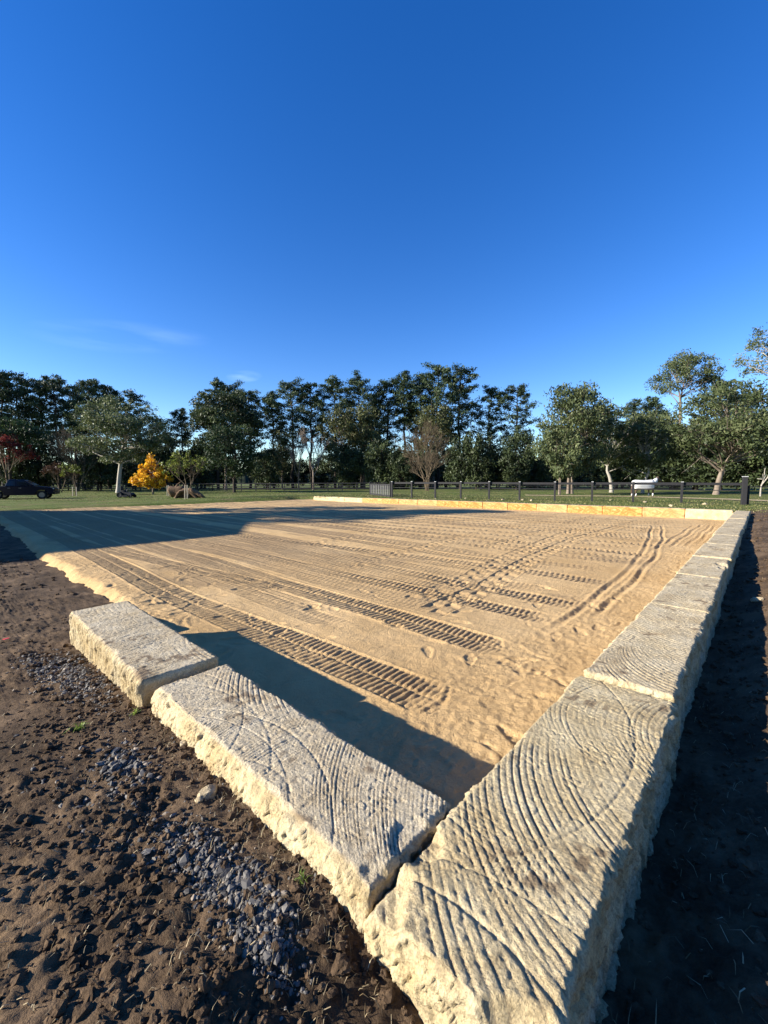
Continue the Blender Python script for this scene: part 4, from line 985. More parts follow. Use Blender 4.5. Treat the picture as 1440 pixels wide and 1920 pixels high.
dense = [(75, 805, 74, 'bushy1', 'dark leafy tree behind the parked pickup', 1.0), (40, 830, 70, 'bushy0', 'grey-green drooping she-oak behind the parked pickup', 1.0), (-20, 840, 70, 'bushy1', 'dark leafy tree at the open end of the pickup', 1.0),
         (190, 828, 70, 'bushy0', 'drooping she-oak beside the white gum trunk', 1.0), (160, 850, 76, 'bushy2', 'narrow she-oak behind the young staked tree', 1.1), (255, 835, 78, 'bushy1', 'dark she-oak behind the yellow tree', 1.0), (300, 812, 82, 'bushy1', 'broad dark tree behind the yellow tree', 1.1),
         (335, 845, 86, 'bushy0', 'dark shrubby tree behind the feathery sapling', 1.2), (378, 820, 84, 'bushy1', 'dark shrubby tree next to the round cypress', 1.1), (500, 835, 80, 'bushy0', 'dark leafy tree beside the round cypress', 1.1), (530, 812, 84, 'olive1', 'pale olive tree beside the bare birch', 0.9),
         (640, 765, 84, 'olive0', 'high olive-crowned tree behind the bare birch', 0.95), (683, 765, 84, 'olive1', 'high olive-crowned tree in front of the pines', 0.9), (655, 840, 80, 'bushy1', 'dark low tree under the olive-crowned trees', 1.1), (705, 842, 78, 'bushy0', 'dark low tree behind the gate', 1.1),
         (722, 812, 76, 'bushy2', 'upright poplar-like tree behind the gate', 1.35), (752, 828, 74, 'bushy2', 'upright leafy tree next to the gate post', 1.2), (812, 762, 84, 'olive0', 'broad olive tree behind the bare twiggy tree', 1.1), (790, 845, 80, 'bushy1', 'dark leafy tree behind the bare twiggy tree', 1.1),
         (862, 820, 72, 'bushy0', 'leafy green tree behind the rail fence and open pine', 1.0), (893, 812, 70, 'bushy1', 'rounded leafy tree below the tiered pines', 0.9), (935, 840, 74, 'bushy0', 'dark leafy tree between two rounded green trees', 1.1), (968, 812, 68, 'bushy1', 'rounded leafy tree beside the big leafy gum', 0.95), (1003, 830, 72, 'bushy2', 'narrow dark tree half behind the big leafy gum', 1.3),
         (1040, 850, 76, 'bushy1', 'dark undergrowth tree behind the big leafy gum', 1.2), (1120, 830, 72, 'bushy1', 'dark undergrowth tree behind the white-limbed gum', 1.2), (1165, 800, 72, 'bushy1', 'dark leafy tree behind the white-limbed gum', 1.1), (1215, 785, 70, 'bushy1', 'dark leafy tree behind the horse', 1.2), (1262, 800, 68, 'bushy1', 'dark leafy tree under the tall bare-stemmed gum', 1.2), (1305, 800, 66, 'bushy1', 'dark leafy tree behind the leaning gum', 1.2),
         (1350, 790, 64, 'bushy1', 'dark bushy tree behind the leaning gum fork', 1.2), (1400, 780, 62, 'bushy1', 'dark bushy tree behind the corner post', 1.2), (1455, 790, 60, 'bushy1', 'dark bushy tree beyond the corner post', 1.2)]
for px, yt, dp, key, lb, wd in dense:
    plant('she_oak' if key.startswith('bushy') else 'olive_tree', key, lb, px, dp, top_h(yt, dp), 12.0 if key.startswith('olive') else 9.0, group=GB, wide=wd)
# darker second rank that closes the view under the pines
rk = random.Random(12)
for q in range(26):
    px = -40 + q * 59 + rk.uniform(-15, 15); dp = rk.uniform(96, 116)
    if 570 < px < 600: continue
    plant('thicket_tree', rk.choice(['bushy0', 'bushy1', 'bushy1']), 'low dark tree in the thicket behind the pine trunks', px, dp, rk.uniform(6.5, 10.5), 9.0, group='thicket behind the pines', wide=1.5)
plant('dark_gum', 'gumdark', 'wide dark spreading gum behind the round cypress', 425, 76, top_h(735, 76), 15.0, wide=1.0)
plant('cypress', 'round0', 'dense round dark cypress on the lawn edge', 440, 55, top_h(795, 55), 9.2, wide=1.02)
plant('spreading_tree', 'flatdark', 'flat-topped dark tree above the red-leaved tree', 22, 66, top_h(785, 66), 10.0, wide=0.9)
plant('bare_tree', 'bare2', 'leafless brown many-stemmed tree beside the young staked tree', 146, 66, top_h(795, 66), 8.0, wide=1.0)
plant('bare_tree', 'bare0', 'leafless tree between she-oaks near the white gum', 170, 72, top_h(815, 72), 9.0, wide=0.9)
plant('bare_tree', 'bare1', 'tall bare birch standing in the gap of the tree line', 588, 74, top_h(797, 74), 9.0, wide=0.85)
plant('bare_tree', 'bare1', 'thin bare tree beside the bare birch', 560, 80, top_h(812, 80), 9.0, wide=0.7, rz=2.0)
plant('bare_tree', 'bare2', 'leafless tree with upright reddish twigs behind the rail fence', 800, 62, top_h(788, 62), 8.0, wide=0.95)
plant('bare_tree', 'bare0', 'pale forked leafless tree in front of the twiggy tree', 803, 56, top_h(845, 56), 9.0, wide=1.1, rz=1.0)
make_bare('redtree', 34, 8, stems=2, splay=0.5, r0=0.14, levels=5, leaf=('red', 0.42, 12, 0.13))
plant('red_tree', 'redtree', 'crimson autumn tree beside the pickup', 16, 62, top_h(804, 62), 8.0, wide=1.1)
make_bare('russet', 35, 4, stems=2, splay=0.5, r0=0.08, levels=5, leaf=('russet', 0.3, 9, 0.10))
plant('russet_tree', 'russet', 'small russet-brown tree behind the young staked tree', 112, 60, top_h(868, 60), 4.0, wide=1.1)

# the gum trees that can be told apart
make_clumped('whitegum', 41, 13.3, ((0.9, 0, 8.2), (6.6, 5.4, 4.9)), 'gum', 'bark_white', lean=(0.14, 0), nclump=84, cr=1.25, per=190, leaf=0.17, flat=0.6, tr=0.29, fork=0.36, shape='dome', mind=0.75, stems=1)
plant('white_gum', 'whitegum', 'spreading gum with a smooth white trunk near the yellow tree', 222, 58, top_h(748, 58), 13.3, rz=HEAD)
make_clumped('leafgum', 42, 11.5, ((0, 0, 7.0), (3.6, 3.4, 4.5)), 'gum', 'bark_grey', nclump=74, cr=1.1, per=200, leaf=0.15, flat=0.7, tr=0.24, fork=0.2, stems=2, shape='ell', mind=0.68, droop=0.5)
plant('leafy_gum', 'leafgum', 'big full-crowned leafy gum behind the rail fence', 1072, 44, top_h(722, 44, 0.4), 11.5, wide=1.0)
make_clumped('smallgum', 46, 7.0, ((0, 0, 4.4), (2.4, 2.4, 2.6)), 'gum', 'bark_grey', nclump=36, cr=0.9, per=170, leaf=0.14, flat=0.7, tr=0.12, fork=0.25, stems=2, mind=0.7, droop=0.6)
plant('small_gum', 'smallgum', 'low drooping gum in front of the big leafy gum', 1048, 42, top_h(800, 42, 0.4), 7.0)
make_clumped('limbgum', 43, 9, ((-0.4, 0, 5.6), (4.4, 3.8, 3.5)), 'gum', 'bark_white', lean=(-0.22, 0), nclump=48, cr=1.05, per=150, leaf=0.15, flat=0.65, tr=0.2, fork=0.24, shape='dome', mind=0.8, droop=0.3)
plant('white_limbed_gum', 'limbgum', 'gum with crooked white limbs just past the rail fence', 1146, 50, top_h(765, 50, 0.4), 9.0, rz=HEAD)
plant('white_limbed_gum', 'limbgum', 'gum with crooked white limbs standing over the horse', 1204, 48, top_h(778, 48, 0.4), 9.0, rz=HEAD + 2.6, wide=0.95)
make_clumped('tallgum', 44, 23, ((0.5, 0, 18.2), (4.9, 4.4, 4.9)), 'gum', 'bark_grey', nclump=56, cr=1.15, per=150, leaf=0.17, flat=0.7, tr=0.32, fork=0.55, shape='umbrella', mind=0.8, stems=2, droop=0.4)
plant('tall_gum', 'tallgum', 'tall airy gum with fan-shaped crown above the other trees', 1268, 70, top_h(668, 70, 0.4), 23.0, rz=HEAD)
make_clumped('leangum', 45, 11.3, ((1.6, 0, 6.7), (6.2, 5.2, 4.5)), 'gum', 'bark_grey', lean=(0.22, 0), nclump=92, cr=1.15, per=190, leaf=0.15, flat=0.65, tr=0.27, fork=0.24, shape='dome', mind=0.72, droop=0.3)
plant('leaning_gum', 'leangum', 'broad gum with leaning forked trunk beside the corner post', 1342, 42, top_h(722, 42, 0.42), 11.3, rz=HEAD)
make_clumped('raggum', 47, 22, ((-1.0, 0, 17.0), (4.6, 4.0, 5.2)), 'gum', 'bark_white', lean=(-0.05, 0), nclump=46, cr=0.95, per=95, leaf=0.15, flat=0.9, tr=0.34, fork=0.5, shape='umbrella', mind=0.9, stems=2, droop=0.4)
plant('ragged_gum', 'raggum', 'tall ragged gum with bare branch tips above the leaning gum', 1462, 54, top_h(606, 54, 0.42), 22.0, rz=HEAD)
# small garden trees on the lawn
make_clumped('maple', 51, 5.4, ((0, 0, 3.2), (2.7, 2.6, 2.25)), 'yellow', 'bark_grey', nclump=95, cr=0.36, per=55, leaf=0.12, flat=0.8, tr=0.10, fork=0.2, shape='cone', mind=0.72, aspect=0.7)
plant('yellow_tree', 'maple', 'golden yellow autumn tree glowing on the lawn', 287, 49, top_h(842, 49, 0.15), 5.4)
make_bare('feather', 52, 4.2, stems=2, splay=0.62, r0=0.05, levels=5, bark='bark_twig', leaf=('lime', 0.20, 5, 0.085))
plant('feathery_sapling', 'feather', 'feathery green sapling tied between two stakes by the stump', 349, 36, top_h(846, 36, 0.15), 4.2, wide=1.05)
make_bare('sapling', 53, 3.3, stems=1, splay=0.45, r0=0.045, levels=5, bark='bark_twig', leaf=('lime', 0.20, 8, 0.09))
plant('staked_sapling', 'sapling', 'young yellow-green tree with pale stakes near the pickup', 140, 47, top_h(872, 47, 0.15), 3.3, wide=0.95)
make_bare('curl', 54, 3.0, stems=1, splay=0.7, r0=0.10, levels=3, kids=2, bark='bark_white')
plant('dead_stump', 'curl', 'pale dead stump with curled branch past the corner post', 1426, 37, 2.6, 3.0, cat='stump', gz=0.4)

for q in range(17):                              # unseen trees added behind the viewer to cut low sky fill
    a = R(-158 + q * 12.5); d_ = 38 + 4 * math.sin(q * 2.3); bxx, byy = d_ * math.cos(a), d_ * math.sin(a)
    if bxx < -15 and byy > -26: continue
    plant('sky_block_tree', ['bushy1', 'olive0', 'bushy0'][q % 3], 'leafy unseen tree added behind the viewer to cut sky fill', 0, 0, 9.5 + 1.5 * math.sin(q * 1.7), 12.0 if q % 3 == 1 else 9.0, group='unseen trees added to cut sky fill', wide=1.25, xy=(bxx, byy), rz=q * 1.1)

# ------------------------------------------------------------------ fences
def fence(name, label, pts, hpost, pw, rails, wires, cap=False, tall_first=None, group=None, pm='fence', posts_at=None):
    P = [Vector((x, y, float(ground_h(np.array([x]), np.array([y]))[0]))) for x, y in pts]
    root = thing(name, label, 'fence', P[0], group=group); o0 = P[0]
    for i, p in enumerate(P):
        hh = tall_first if (tall_first and i == 0) else hpost; w = pw * (1.9 if (tall_first and i == 0) else 1)
        m = MB(); d = (P[min(i + 1, len(P) - 1)] - P[max(i - 1, 0)]); a = math.atan2(d.y, d.x); Mx = Matrix.Rotation(a, 3, 'Z')
        q = p - o0; m.box((q.x, q.y, q.z + hh / 2 - 0.15), (w, w, hh + 0.3), Mx)
        po = m.build('post', M[pm], root, bevel=0.008)
        if cap:
            m = MB(); m.box((q.x, q.y, q.z + hh + 0.012), (w * 1.08, w * 1.08, 0.025), Mx); m.build('cap', M['cap'], po)
    for i in range(len(P) - 1):
        a, b = P[i] - o0, P[i + 1] - o0; d = b - a; ang = math.atan2(d.y, d.x); L = d.length
        Mx = Matrix.Rotation(ang, 3, 'Z') @ Matrix.Rotation(-math.atan2(d.z, math.hypot(d.x, d.y)), 3, 'Y')
        nrm = Vector((-math.sin(ang), math.cos(ang), 0))
        for (z, hgt, th) in rails:
            m = MB(); c = (a + b) / 2 + Vector((0, 0, z)) - nrm * (pw / 2 + th / 2 + 0.003); m.box(c, (L - 0.01, th, hgt), Mx); m.build('rail', M[pm], root)
        if wires:
            m = MB()
            for z in wires: m.tube([a + Vector((0, 0, z)) - nrm * (pw / 2 + 0.006), b + Vector((0, 0, z)) - nrm * (pw / 2 + 0.006)], 0.004, 4)
            m.build('wire', M['wire'], root)
    return root
fa, fb = Vector((-0.75, 31.4)), Vector((-23.6, 25.3))
def on_line(px):
    d = pix_dir(px, 930); A = np.array([[d.x, -(fb - fa).x], [d.y, -(fb - fa).y]]); t, s = np.linalg.solve(A, np.array([fa.x, fa.y])); return tuple(fa + (fb - fa) * s)
fp = [on_line(px) for px in (1395, 1278, 1187, 1110, 1040, 974, 917, 864, 816, 772, 735)]
fence('rail_fence', 'black timber rail and wire fence behind the sandstone row', fp, 1.30, 0.12, [(1.20, 0.15, 0.04), (0.82, 0.04, 0.03)], [0.25, 0.45, 0.65, 1.0], cap=True, tall_first=1.62)
fr = [(-0.55, 31.5), (2.0, 33.2), (4.6, 35.0), (7.2, 36.8)]
fence('rail_fence', 'low wire fence running off behind the corner post', fr, 1.10, 0.09, [(1.05, 0.05, 0.03)], [0.2, 0.4, 0.6, 0.8])
fence('rail_fence', 'black rail fence of the paddock behind the horse', [site(px, 62) for px in range(900, 1300, 36)], 1.25, 0.11, [(1.15, 0.13, 0.04), (0.72, 0.13, 0.04), (0.32, 0.13, 0.04)], [])
fence('rail_fence', 'long black three-rail fence along the lawn under the trees', [site(px, 72 - 0.006 * (px - 100)) for px in range(-60, 730, 27)], 1.35, 0.13, [(1.22, 0.15, 0.04), (0.78, 0.15, 0.04), (0.36, 0.15, 0.04)], [])
# gate at the end of the near fence
g0 = Vector((*on_line(733), 0)); g1 = Vector((*site(694, 41), 0)); gz = 0.40
gate = thing('paddock_gate', 'grey slatted gate panel at the end of the black fence', 'gate', (g0.x, g0.y, gz)); dv = g1 - g0; L = dv.length; ang = math.atan2(dv.y, dv.x); gate.rotation_euler = (0, 0, ang)
n = 12
for i in range(n):
    m = MB(); m.box((0.25 + (L - 0.4) * i / (n - 1), 0, 0.60), ((L - 0.4) / n * 0.5, 0.03, 1.08)); m.build('slat', M['gate'], gate)
for z in (0.16, 1.08):
    m = MB(); m.box((L / 2, 0.04, z), (L - 0.15, 0.04, 0.09)); m.build('gate_rail', M['fence'], gate)
for xx in (0.06, L - 0.05):
    m = MB(); m.box((xx, 0, 0.6), (0.14, 0.14, 1.45)); m.build('gate_post', M['fence'], gate, bevel=0.008)
m = MB(); m.box((0.14, -0.09, 0.92), (0.20, 0.015, 0.22)); m.build('tag', M['yellow_tag'], gate)

# pale sandy track and turf
pth = [at_ground(px, py, 0.42) for px, py in ((985, 929), (1080, 930), (1180, 931), (1280, 934), (1360, 936), (1440, 939), (1560, 944))]
V = []; 
for i, (x, y) in enumerate(pth):
    a = pth[max(i - 1, 0)]; b = pth[min(i + 1, len(pth) - 1)]; dx, dy = b[0] - a[0], b[1] - a[1]; l_ = math.hypot(dx, dy); nx_, ny_ = -dy / l_, dx / l_
    for s in np.linspace(-0.9, 0.9, 5):
        s2 = s * (0.8 + 0.4 * rk.random()); xx, yy = x + nx_ * s2, y + ny_ * s2
        V.append((xx, yy, float(ground_h(np.array([xx]), np.array([yy]))[0]) + 0.03))
F = [(i * 5 + j, i * 5 + j + 1, i * 5 + j + 6, i * 5 + j + 5) for i in range(len(pth) - 1) for j in range(4)]
link('path', mesh_np('path', np.array(V), np.array(F)), M['path'], kind='structure')
rs = np.random.RandomState(77)
def turf(name, n, fx, h, label, seed):
    x, y = fx(n); P = np.stack([x, y, ground_h(x, y) - 0.01], 1)
    return blades(name, P, h, h * 0.35, 0.7, seed, M['blade'], label, 'grass', per=4)
def strip(n):
    x = rs.uniform(-32, 5, n); y = 23.2 + rs.gamma(1.3, 6.0, n); k_ = (y < 48); return x[k_], y[k_]
turf('grass', 9000, strip, 0.075, 'short rough grass between the stone row and the paddock', 81)
def lawn(n):
    dp = rs.uniform(33, 66, n); px = rs.uniform(-60, 640, n); lat = (px - 720) / FPX * dp
    return -math.sin(HEAD) * dp + math.cos(HEAD) * lat, math.cos(HEAD) * dp + math.sin(HEAD) * lat
turf('grass', 6000, lawn, 0.07, 'green lawn grass under the garden trees', 82)
# pale stone chips lying on the turf behind the far row
for q, (px, py, s) in enumerate([(690, 931, .10), (817, 936, .09), (846, 937, .06), (873, 935, .09), (913, 939, .07), (943, 938, .12), (979, 938, .10), (996, 939, .12), (1144, 939, .10), (1209, 942, .10), (1258, 949, .11), (1322, 946, .14)]):
    loose_rock('white_stone', px, py, 0.43, s, 500 + q, 'white stone lump lying on the grass behind the sandstone row', mat='chip', flat=0.6, group='white stones on the grass')

# ------------------------------------------------------------------ stakes, stump, mower
def stakes(px, py, z, hs, w, label, gap=0.16):
    x0, y0 = at_ground(px, py, z); g = float(ground_h(np.array([x0]), np.array([y0]))[0])
    for s in (-1, 1):
        m = MB(); m.box((0, 0, hs / 2 - 0.1), (w, w, hs + 0.2)); m.poly([(-w / 2, -w / 2, hs), (w / 2, -w / 2, hs), (w / 2, w / 2, hs), (-w / 2, w / 2, hs), (0, 0, hs + 0.03)], [(0, 1, 4), (1, 2, 4), (2, 3, 4), (3, 0, 4)])
        o = m.build('stake', M['stake'], label=label, category='stake', group=label + ' pair')
        o.location = (x0 + math.cos(HEAD) * gap * s, y0 + math.sin(HEAD) * gap * s, g); o.rotation_euler = (0.02 * s, 0.03, HEAD)
stakes(349, 938, 0.15, 1.15, 0.07, 'pale timber stake holding the feathery sapling', 0.11)
stakes(140, 930, 0.15, 1.0, 0.07, 'pale timber stake holding the young tree near the pickup', 0.22)
stakes(315, 932, 0.15, 1.1, 0.06, 'pale timber stake beside the weathered stump', 0.09)
sx_, sy_ = site(352, 37.2); gz = float(ground_h(np.array([sx_]), np.array([sy_]))[0])
stump = thing('uprooted_stump', 'weathered brown uprooted stump with arching roots on the lawn', 'stump', (sx_, sy_, gz), HEAD)
def lumpy(nm, P, r, mat, parent, seed, sq=(1, 1), n=14):
    P = np.asarray(P, float); V, F = tube_np([(bez(P[0], P[1], P[2], 16), np.interp(np.linspace(0, 1, 16), [0, 0.5, 1], r))], n)
    V = V + 0.16 * np.stack([fbm3(V[:, 0] * 1.7 + q * 9, V[:, 1] * 1.7, V[:, 2] * 1.7, seed, 4) for q in range(3)], 1) + 0.05 * np.stack([fbm3(V[:, 0] * 7 + q * 9, V[:, 1] * 7, V[:, 2] * 7, seed + 3, 3) for q in range(3)], 1)
    Fc = list(map(tuple, F)) + [tuple(reversed(range(n))), tuple(len(V) - n + q for q in range(n))]
    me = bpy.data.meshes.new(nm); me.from_pydata([tuple(v) for v in V], [], Fc); me.update(); me.shade_smooth()
    return link(nm, me, M[mat], parent)
lumpy('trunk_butt', [(-1.55, 0.1, 0.62), (-0.6, 0.1, 0.75), (0.7, 0.15, 0.35)], [0.50, 0.42, 0.16], 'log', stump, 5)
lumpy('arching_root', [(-1.05, -0.3, -0.05), (-0.2, -0.42, 1.45), (0.95, -0.25, -0.05)], [0.13, 0.17, 0.12], 'log', stump, 6)
lumpy('arching_root', [(-0.3, -0.1, 0.7), (0.8, -0.25, 0.95), (1.55, -0.2, -0.06)], [0.2, 0.19, 0.16], 'log', stump, 7)
lumpy('side_root', [(-1.0, 0.0, 0.9), (-1.0, 0.0, 1.35), (-0.55, 0.05, 1.6)], [0.16, 0.09, 0.03], 'log', stump, 8)
lumpy('root_soil', [(-0.9, 0.25, 0.05), (0.1, 0.25, 0.55), (1.3, 0.2, 0.0)], [0.32, 0.42, 0.2], 'clod', stump, 9)

def wheel(parent, c, r, w, ax='y', spokes=0):
    x, y, z = c; m = MB(); prof = [(r * .62, -w / 2), (r * .93, -w / 2), (r, -w / 2 * .7), (r, w / 2 * .7), (r * .93, w / 2), (r * .62, w / 2)]
    N = 20; b = len(m.v)
    for i in range(N):
        a = 2 * math.pi * i / N
        for (rr_, yy) in prof: m.v.append((x + rr_ * math.cos(a), y + yy, z + rr_ * math.sin(a)))
    n6 = len(prof)
    for i in range(N):
        for q in range(n6):
            q2 = (q + 1) % n6; i2 = (i + 1) % N; m.f.append((b + i * n6 + q, b + i2 * n6 + q, b + i2 * n6 + q2, b + i * n6 + q2))
    wo_ = link('wheel', m.mesh('tyre', True), M['rubber'], parent)
    m = MB(); m.tube([(x, y - w * .38, z), (x, y + w * .38, z)], r * .63, 16); m.build('rim', M['alloy'] if spokes else M['machine'], wo_)
    return wo_
mx_, my_ = site(238, 40); gz = float(ground_h(np.array([mx_]), np.array([my_]))[0])
mow = thing('ride_on_mower', 'low black ride-on mower parked between white gum and yellow tree', 'mower', (mx_, my_, gz), HEAD)
m = MB(); m.prism([(-0.62, 0.18), (0.55, 0.16), (0.66, 0.30), (0.55, 0.46), (0.05, 0.50), (-0.2, 0.56), (-0.6, 0.56), (-0.68, 0.4)], -0.30, 0.30); m.build('body', M['machine'], mow, bevel=0.03)
m = MB(); m.prism([(-0.30, 0.08), (0.34, 0.08), (0.38, 0.2), (-0.34, 0.2)], -0.55, 0.55); m.build('cutting_deck', M['machine'], mow, bevel=0.02)
m = MB(); m.box((-0.22, 0, 0.62), (0.44, 0.44, 0.12)); m.box((-0.45, 0, 0.86), (0.10, 0.44, 0.42)); m.build('seat', M['seat'], mow, bevel=0.03)
m = MB(); m.tube([(-0.55, -0.32, 0.3), (-0.58, -0.32, 1.35), (-0.58, 0.32, 1.35), (-0.55, 0.32, 0.3)], 0.03, 8); m.build('roll_bar', M['machine'], mow)
for s in (-1, 1):
    m = MB(); m.tube([(0.1, 0.2 * s, 0.45), (0.16, 0.2 * s, 0.80), (0.0, 0.16 * s, 0.88)], 0.016, 6); m.build('lever', M['alloy'], mow)
    wheel(mow, (-0.45, 0.40 * s, 0.27), 0.27, 0.22); wheel(mow, (0.55, 0.36 * s, 0.16), 0.16, 0.14)

# ------------------------------------------------------------------ pickup on the lawn
fx_, fy_ = site(84, 39.0); bx0, by0 = site(2, 37.6); gz = 0.14
ute = thing('pickup_truck', 'dark navy double-cab pickup parked on the lawn', 'pickup', ((fx_ + bx0) / 2, (fy_ + by0) / 2, gz), math.atan2(fy_ - by0, fx_ - bx0))
WB = 3.2
def arch(cx, r, z0, n=9): return [(cx + r * math.cos(a), 0.40 + r * math.sin(a)) for a in np.linspace(math.pi * 0.97, math.pi * 0.03, n)]
prof = [(-2.72, 0.55), (-2.70, 0.42)] + [(-1.6 - 0.47, 0.40)] + arch(-1.6, 0.46, .4) + [(-1.13, 0.36), (1.13, 0.36)] + arch(1.6, 0.46, .4) + [(2.07, 0.40), (2.42, 0.44), (2.50, 0.60), (2.48, 0.92), (2.36, 1.06), (1.25, 1.16), (1.02, 1.18), (-1.0, 1.18), (-1.02, 1.16), (-2.70, 1.15)]
m = MB(); m.prism(prof, -0.92, 0.92); body = m.build('body', M['carpaint'], ute, bevel=0.05)
m = MB()
lowp = [(1.12, 1.17), (-1.02, 1.17)]; top = [(0.30, 1.78), (-0.85, 1.80)]
Vc = [(1.12, -0.84, 1.17), (0.28, -0.70, 1.78), (-0.82, -0.70, 1.80), (-1.04, -0.84, 1.17), (1.12, 0.84, 1.17), (0.28, 0.70, 1.78), (-0.82, 0.70, 1.80), (-1.04, 0.84, 1.17)]
m.poly(Vc, [(0, 1, 2, 3), (7, 6, 5, 4), (0, 4, 5, 1), (1, 5, 6, 2), (2, 6, 7, 3), (3, 7, 4, 0)]); cab = m.build('cab', M['carpaint'], ute, bevel=0.05)
def quad_on(a, b, c, d, off, nm, mat, par):
    P = [Vector(v) for v in (a, b, c, d)]; nn = (P[1] - P[0]).cross(P[3] - P[0]).normalized(); ce = sum(P, Vector()) / 4
    if nn.dot(ce - Vector((0, 0, 1.3))) < 0: nn = -nn
    mm = MB(); mm.poly([p + nn * off for p in P] + [p - nn * 0.01 for p in P], [(0, 1, 2, 3), (7, 6, 5, 4), (0, 4, 5, 1), (1, 5, 6, 2), (2, 6, 7, 3), (3, 7, 4, 0)]); return mm.build(nm, mat, par)
def lerp3(a, b, t): return tuple(a[i] + (b[i] - a[i]) * t for i in range(3))
for s in (-1, 1):
    y0_, y1_ = 0.835 * s, 0.705 * s
    quad_on((0.92, lerp3((0, y0_, 0), (0, y1_, 0), .08)[1], 1.23), (0.26, y1_ * 1.02, 1.70), (-0.22, y1_ * 1.02, 1.71), (-0.22, lerp3((0, y0_, 0), (0, y1_, 0), .08)[1], 1.23), 0.008, 'side_window', M['carglass'], cab)
    quad_on((-0.30, lerp3((0, y0_, 0), (0, y1_, 0), .08)[1], 1.23), (-0.30, y1_ * 1.02, 1.71), (-0.74, y1_ * 1.02, 1.71), (-0.94, lerp3((0, y0_, 0), (0, y1_, 0), .08)[1], 1.23), 0.008, 'side_window', M['carglass'], cab)
    for q in (0.05, -0.72):
        mm = MB(); mm.box((q, 0.925 * s, 1.02), (0.20, 0.025, 0.035)); mm.build('door_handle', M['alloy'], body)
    mm = MB(); mm.box((0.86, 0.98 * s, 1.26), (0.10, 0.20, 0.15)); mm.build('mirror', M['carpaint'], ute, bevel=0.02)
    mm = MB(); mm.box((2.40, 0.70 * s, 0.90), (0.16, 0.36, 0.17)); mm.build('headlight', M['lamp'], ute, bevel=0.03)
    mm = MB(); mm.box((-2.70, 0.82 * s, 0.95), (0.06, 0.14, 0.36)); mm.build('tail_light', M['redlamp'], ute)
    for cx_ in (-1.6, 1.6): wheel(ute, (cx_, 0.80 * s, 0.38), 0.38, 0.26, spokes=1)
quad_on((1.06, -0.76, 1.23), (0.34, -0.64, 1.74), (0.34, 0.64, 1.74), (1.06, 0.76, 1.23), 0.012, 'windscreen', M['carglass'], cab)
quad_on((-1.02, -0.74, 1.24), (-0.86, -0.64, 1.72), (-0.86, 0.64, 1.72), (-1.02, 0.74, 1.24), 0.012, 'rear_window', M['carglass'], cab)
m = MB(); m.box((-1.86, 0, 1.17), (1.62, 1.62, 0.06)); m.build('tray_cover', M['rubber'], ute, bevel=0.01)
m = MB(); m.box((2.50, 0, 0.52), (0.16, 1.70, 0.22)); m.build('bumper', M['machine'], ute, bevel=0.04)
m = MB(); m.box((2.50, 0, 0.86), (0.05, 0.95, 0.24)); m.build('grille', M['machine'], ute)

# ------------------------------------------------------------------ rugged horse behind the fence
hx, hy = site(1207, 36.0); gz = float(ground_h(np.array([hx]), np.array([hy]))[0])
horse = thing('horse', 'dark horse wearing a white rug behind the black rail fence', 'horse', (hx, hy, gz), HEAD)
J = [((0.0, 0, 1.08), .30), ((-0.45, 0, 1.10), .30), ((-0.80, 0, 1.14), .26), ((-0.98, 0, 1.10), .10), ((0.45, 0, 1.10), .29), ((0.72, 0, 1.15), .24),       # trunk 0-5
     ((0.92, 0, 1.31), .18), ((1.06, 0, 1.47), .14), ((1.17, 0, 1.60), .115), ((1.34, 0, 1.48), .09), ((1.48, 0, 1.30), .068)]                                  # neck, head 6-10
Ed = [(0, 1), (1, 2), (2, 3), (0, 4), (4, 5), (5, 6), (6, 7), (7, 8), (8, 9), (9, 10)]
def leg(root, pts):
    prev = root
    for p, r in pts: J.append((p, r)); Ed.append((prev, len(J) - 1)); prev = len(J) - 1
for s, dx in ((-1, 0.06), (1, -0.10)):
    leg(2, [((-0.80 + dx, 0.16 * s, 0.88), .16), ((-0.70 + dx, 0.17 * s, 0.70), .10), ((-0.92 + dx, 0.17 * s, 0.47), .062), ((-0.86 + dx, 0.17 * s, 0.17), .042), ((-0.82 + dx, 0.17 * s, 0.09), .05), ((-0.78 + dx, 0.17 * s, 0.02), .055)])
for s, dx in ((-1, 0.12), (1, -0.06)):
    leg(4, [((0.55 + dx, 0.15 * s, 0.86), .13), ((0.56 + dx, 0.15 * s, 0.70), .085), ((0.58 + dx, 0.15 * s, 0.46), .060), ((0.56 + dx, 0.15 * s, 0.17), .040), ((0.59 + dx, 0.15 * s, 0.09), .048), ((0.62 + dx, 0.15 * s, 0.02), .055)])
for s in (-1, 1): leg(8, [((1.15, 0.06 * s, 1.72), .03), ((1.15, 0.065 * s, 1.79), .012)])
leg(3, [((-1.08, 0, 0.92), .06), ((-1.10, 0, 0.62), .07), ((-1.08, 0, 0.42), .02)])
me = bpy.data.meshes.new('horse_body'); me.from_pydata([j[0] for j in J], Ed, []); me.update()
hb = link('body', me, M['horse'], horse)
sk = hb.modifiers.new('skin', 'SKIN'); sk.use_smooth_shade = True
for i, v in enumerate(me.skin_vertices[0].data): v.radius = (J[i][1], J[i][1]); v.use_root = (i == 0)
sb = hb.modifiers.new('subdivision', 'SUBSURF'); sb.levels = 2; sb.render_levels = 2
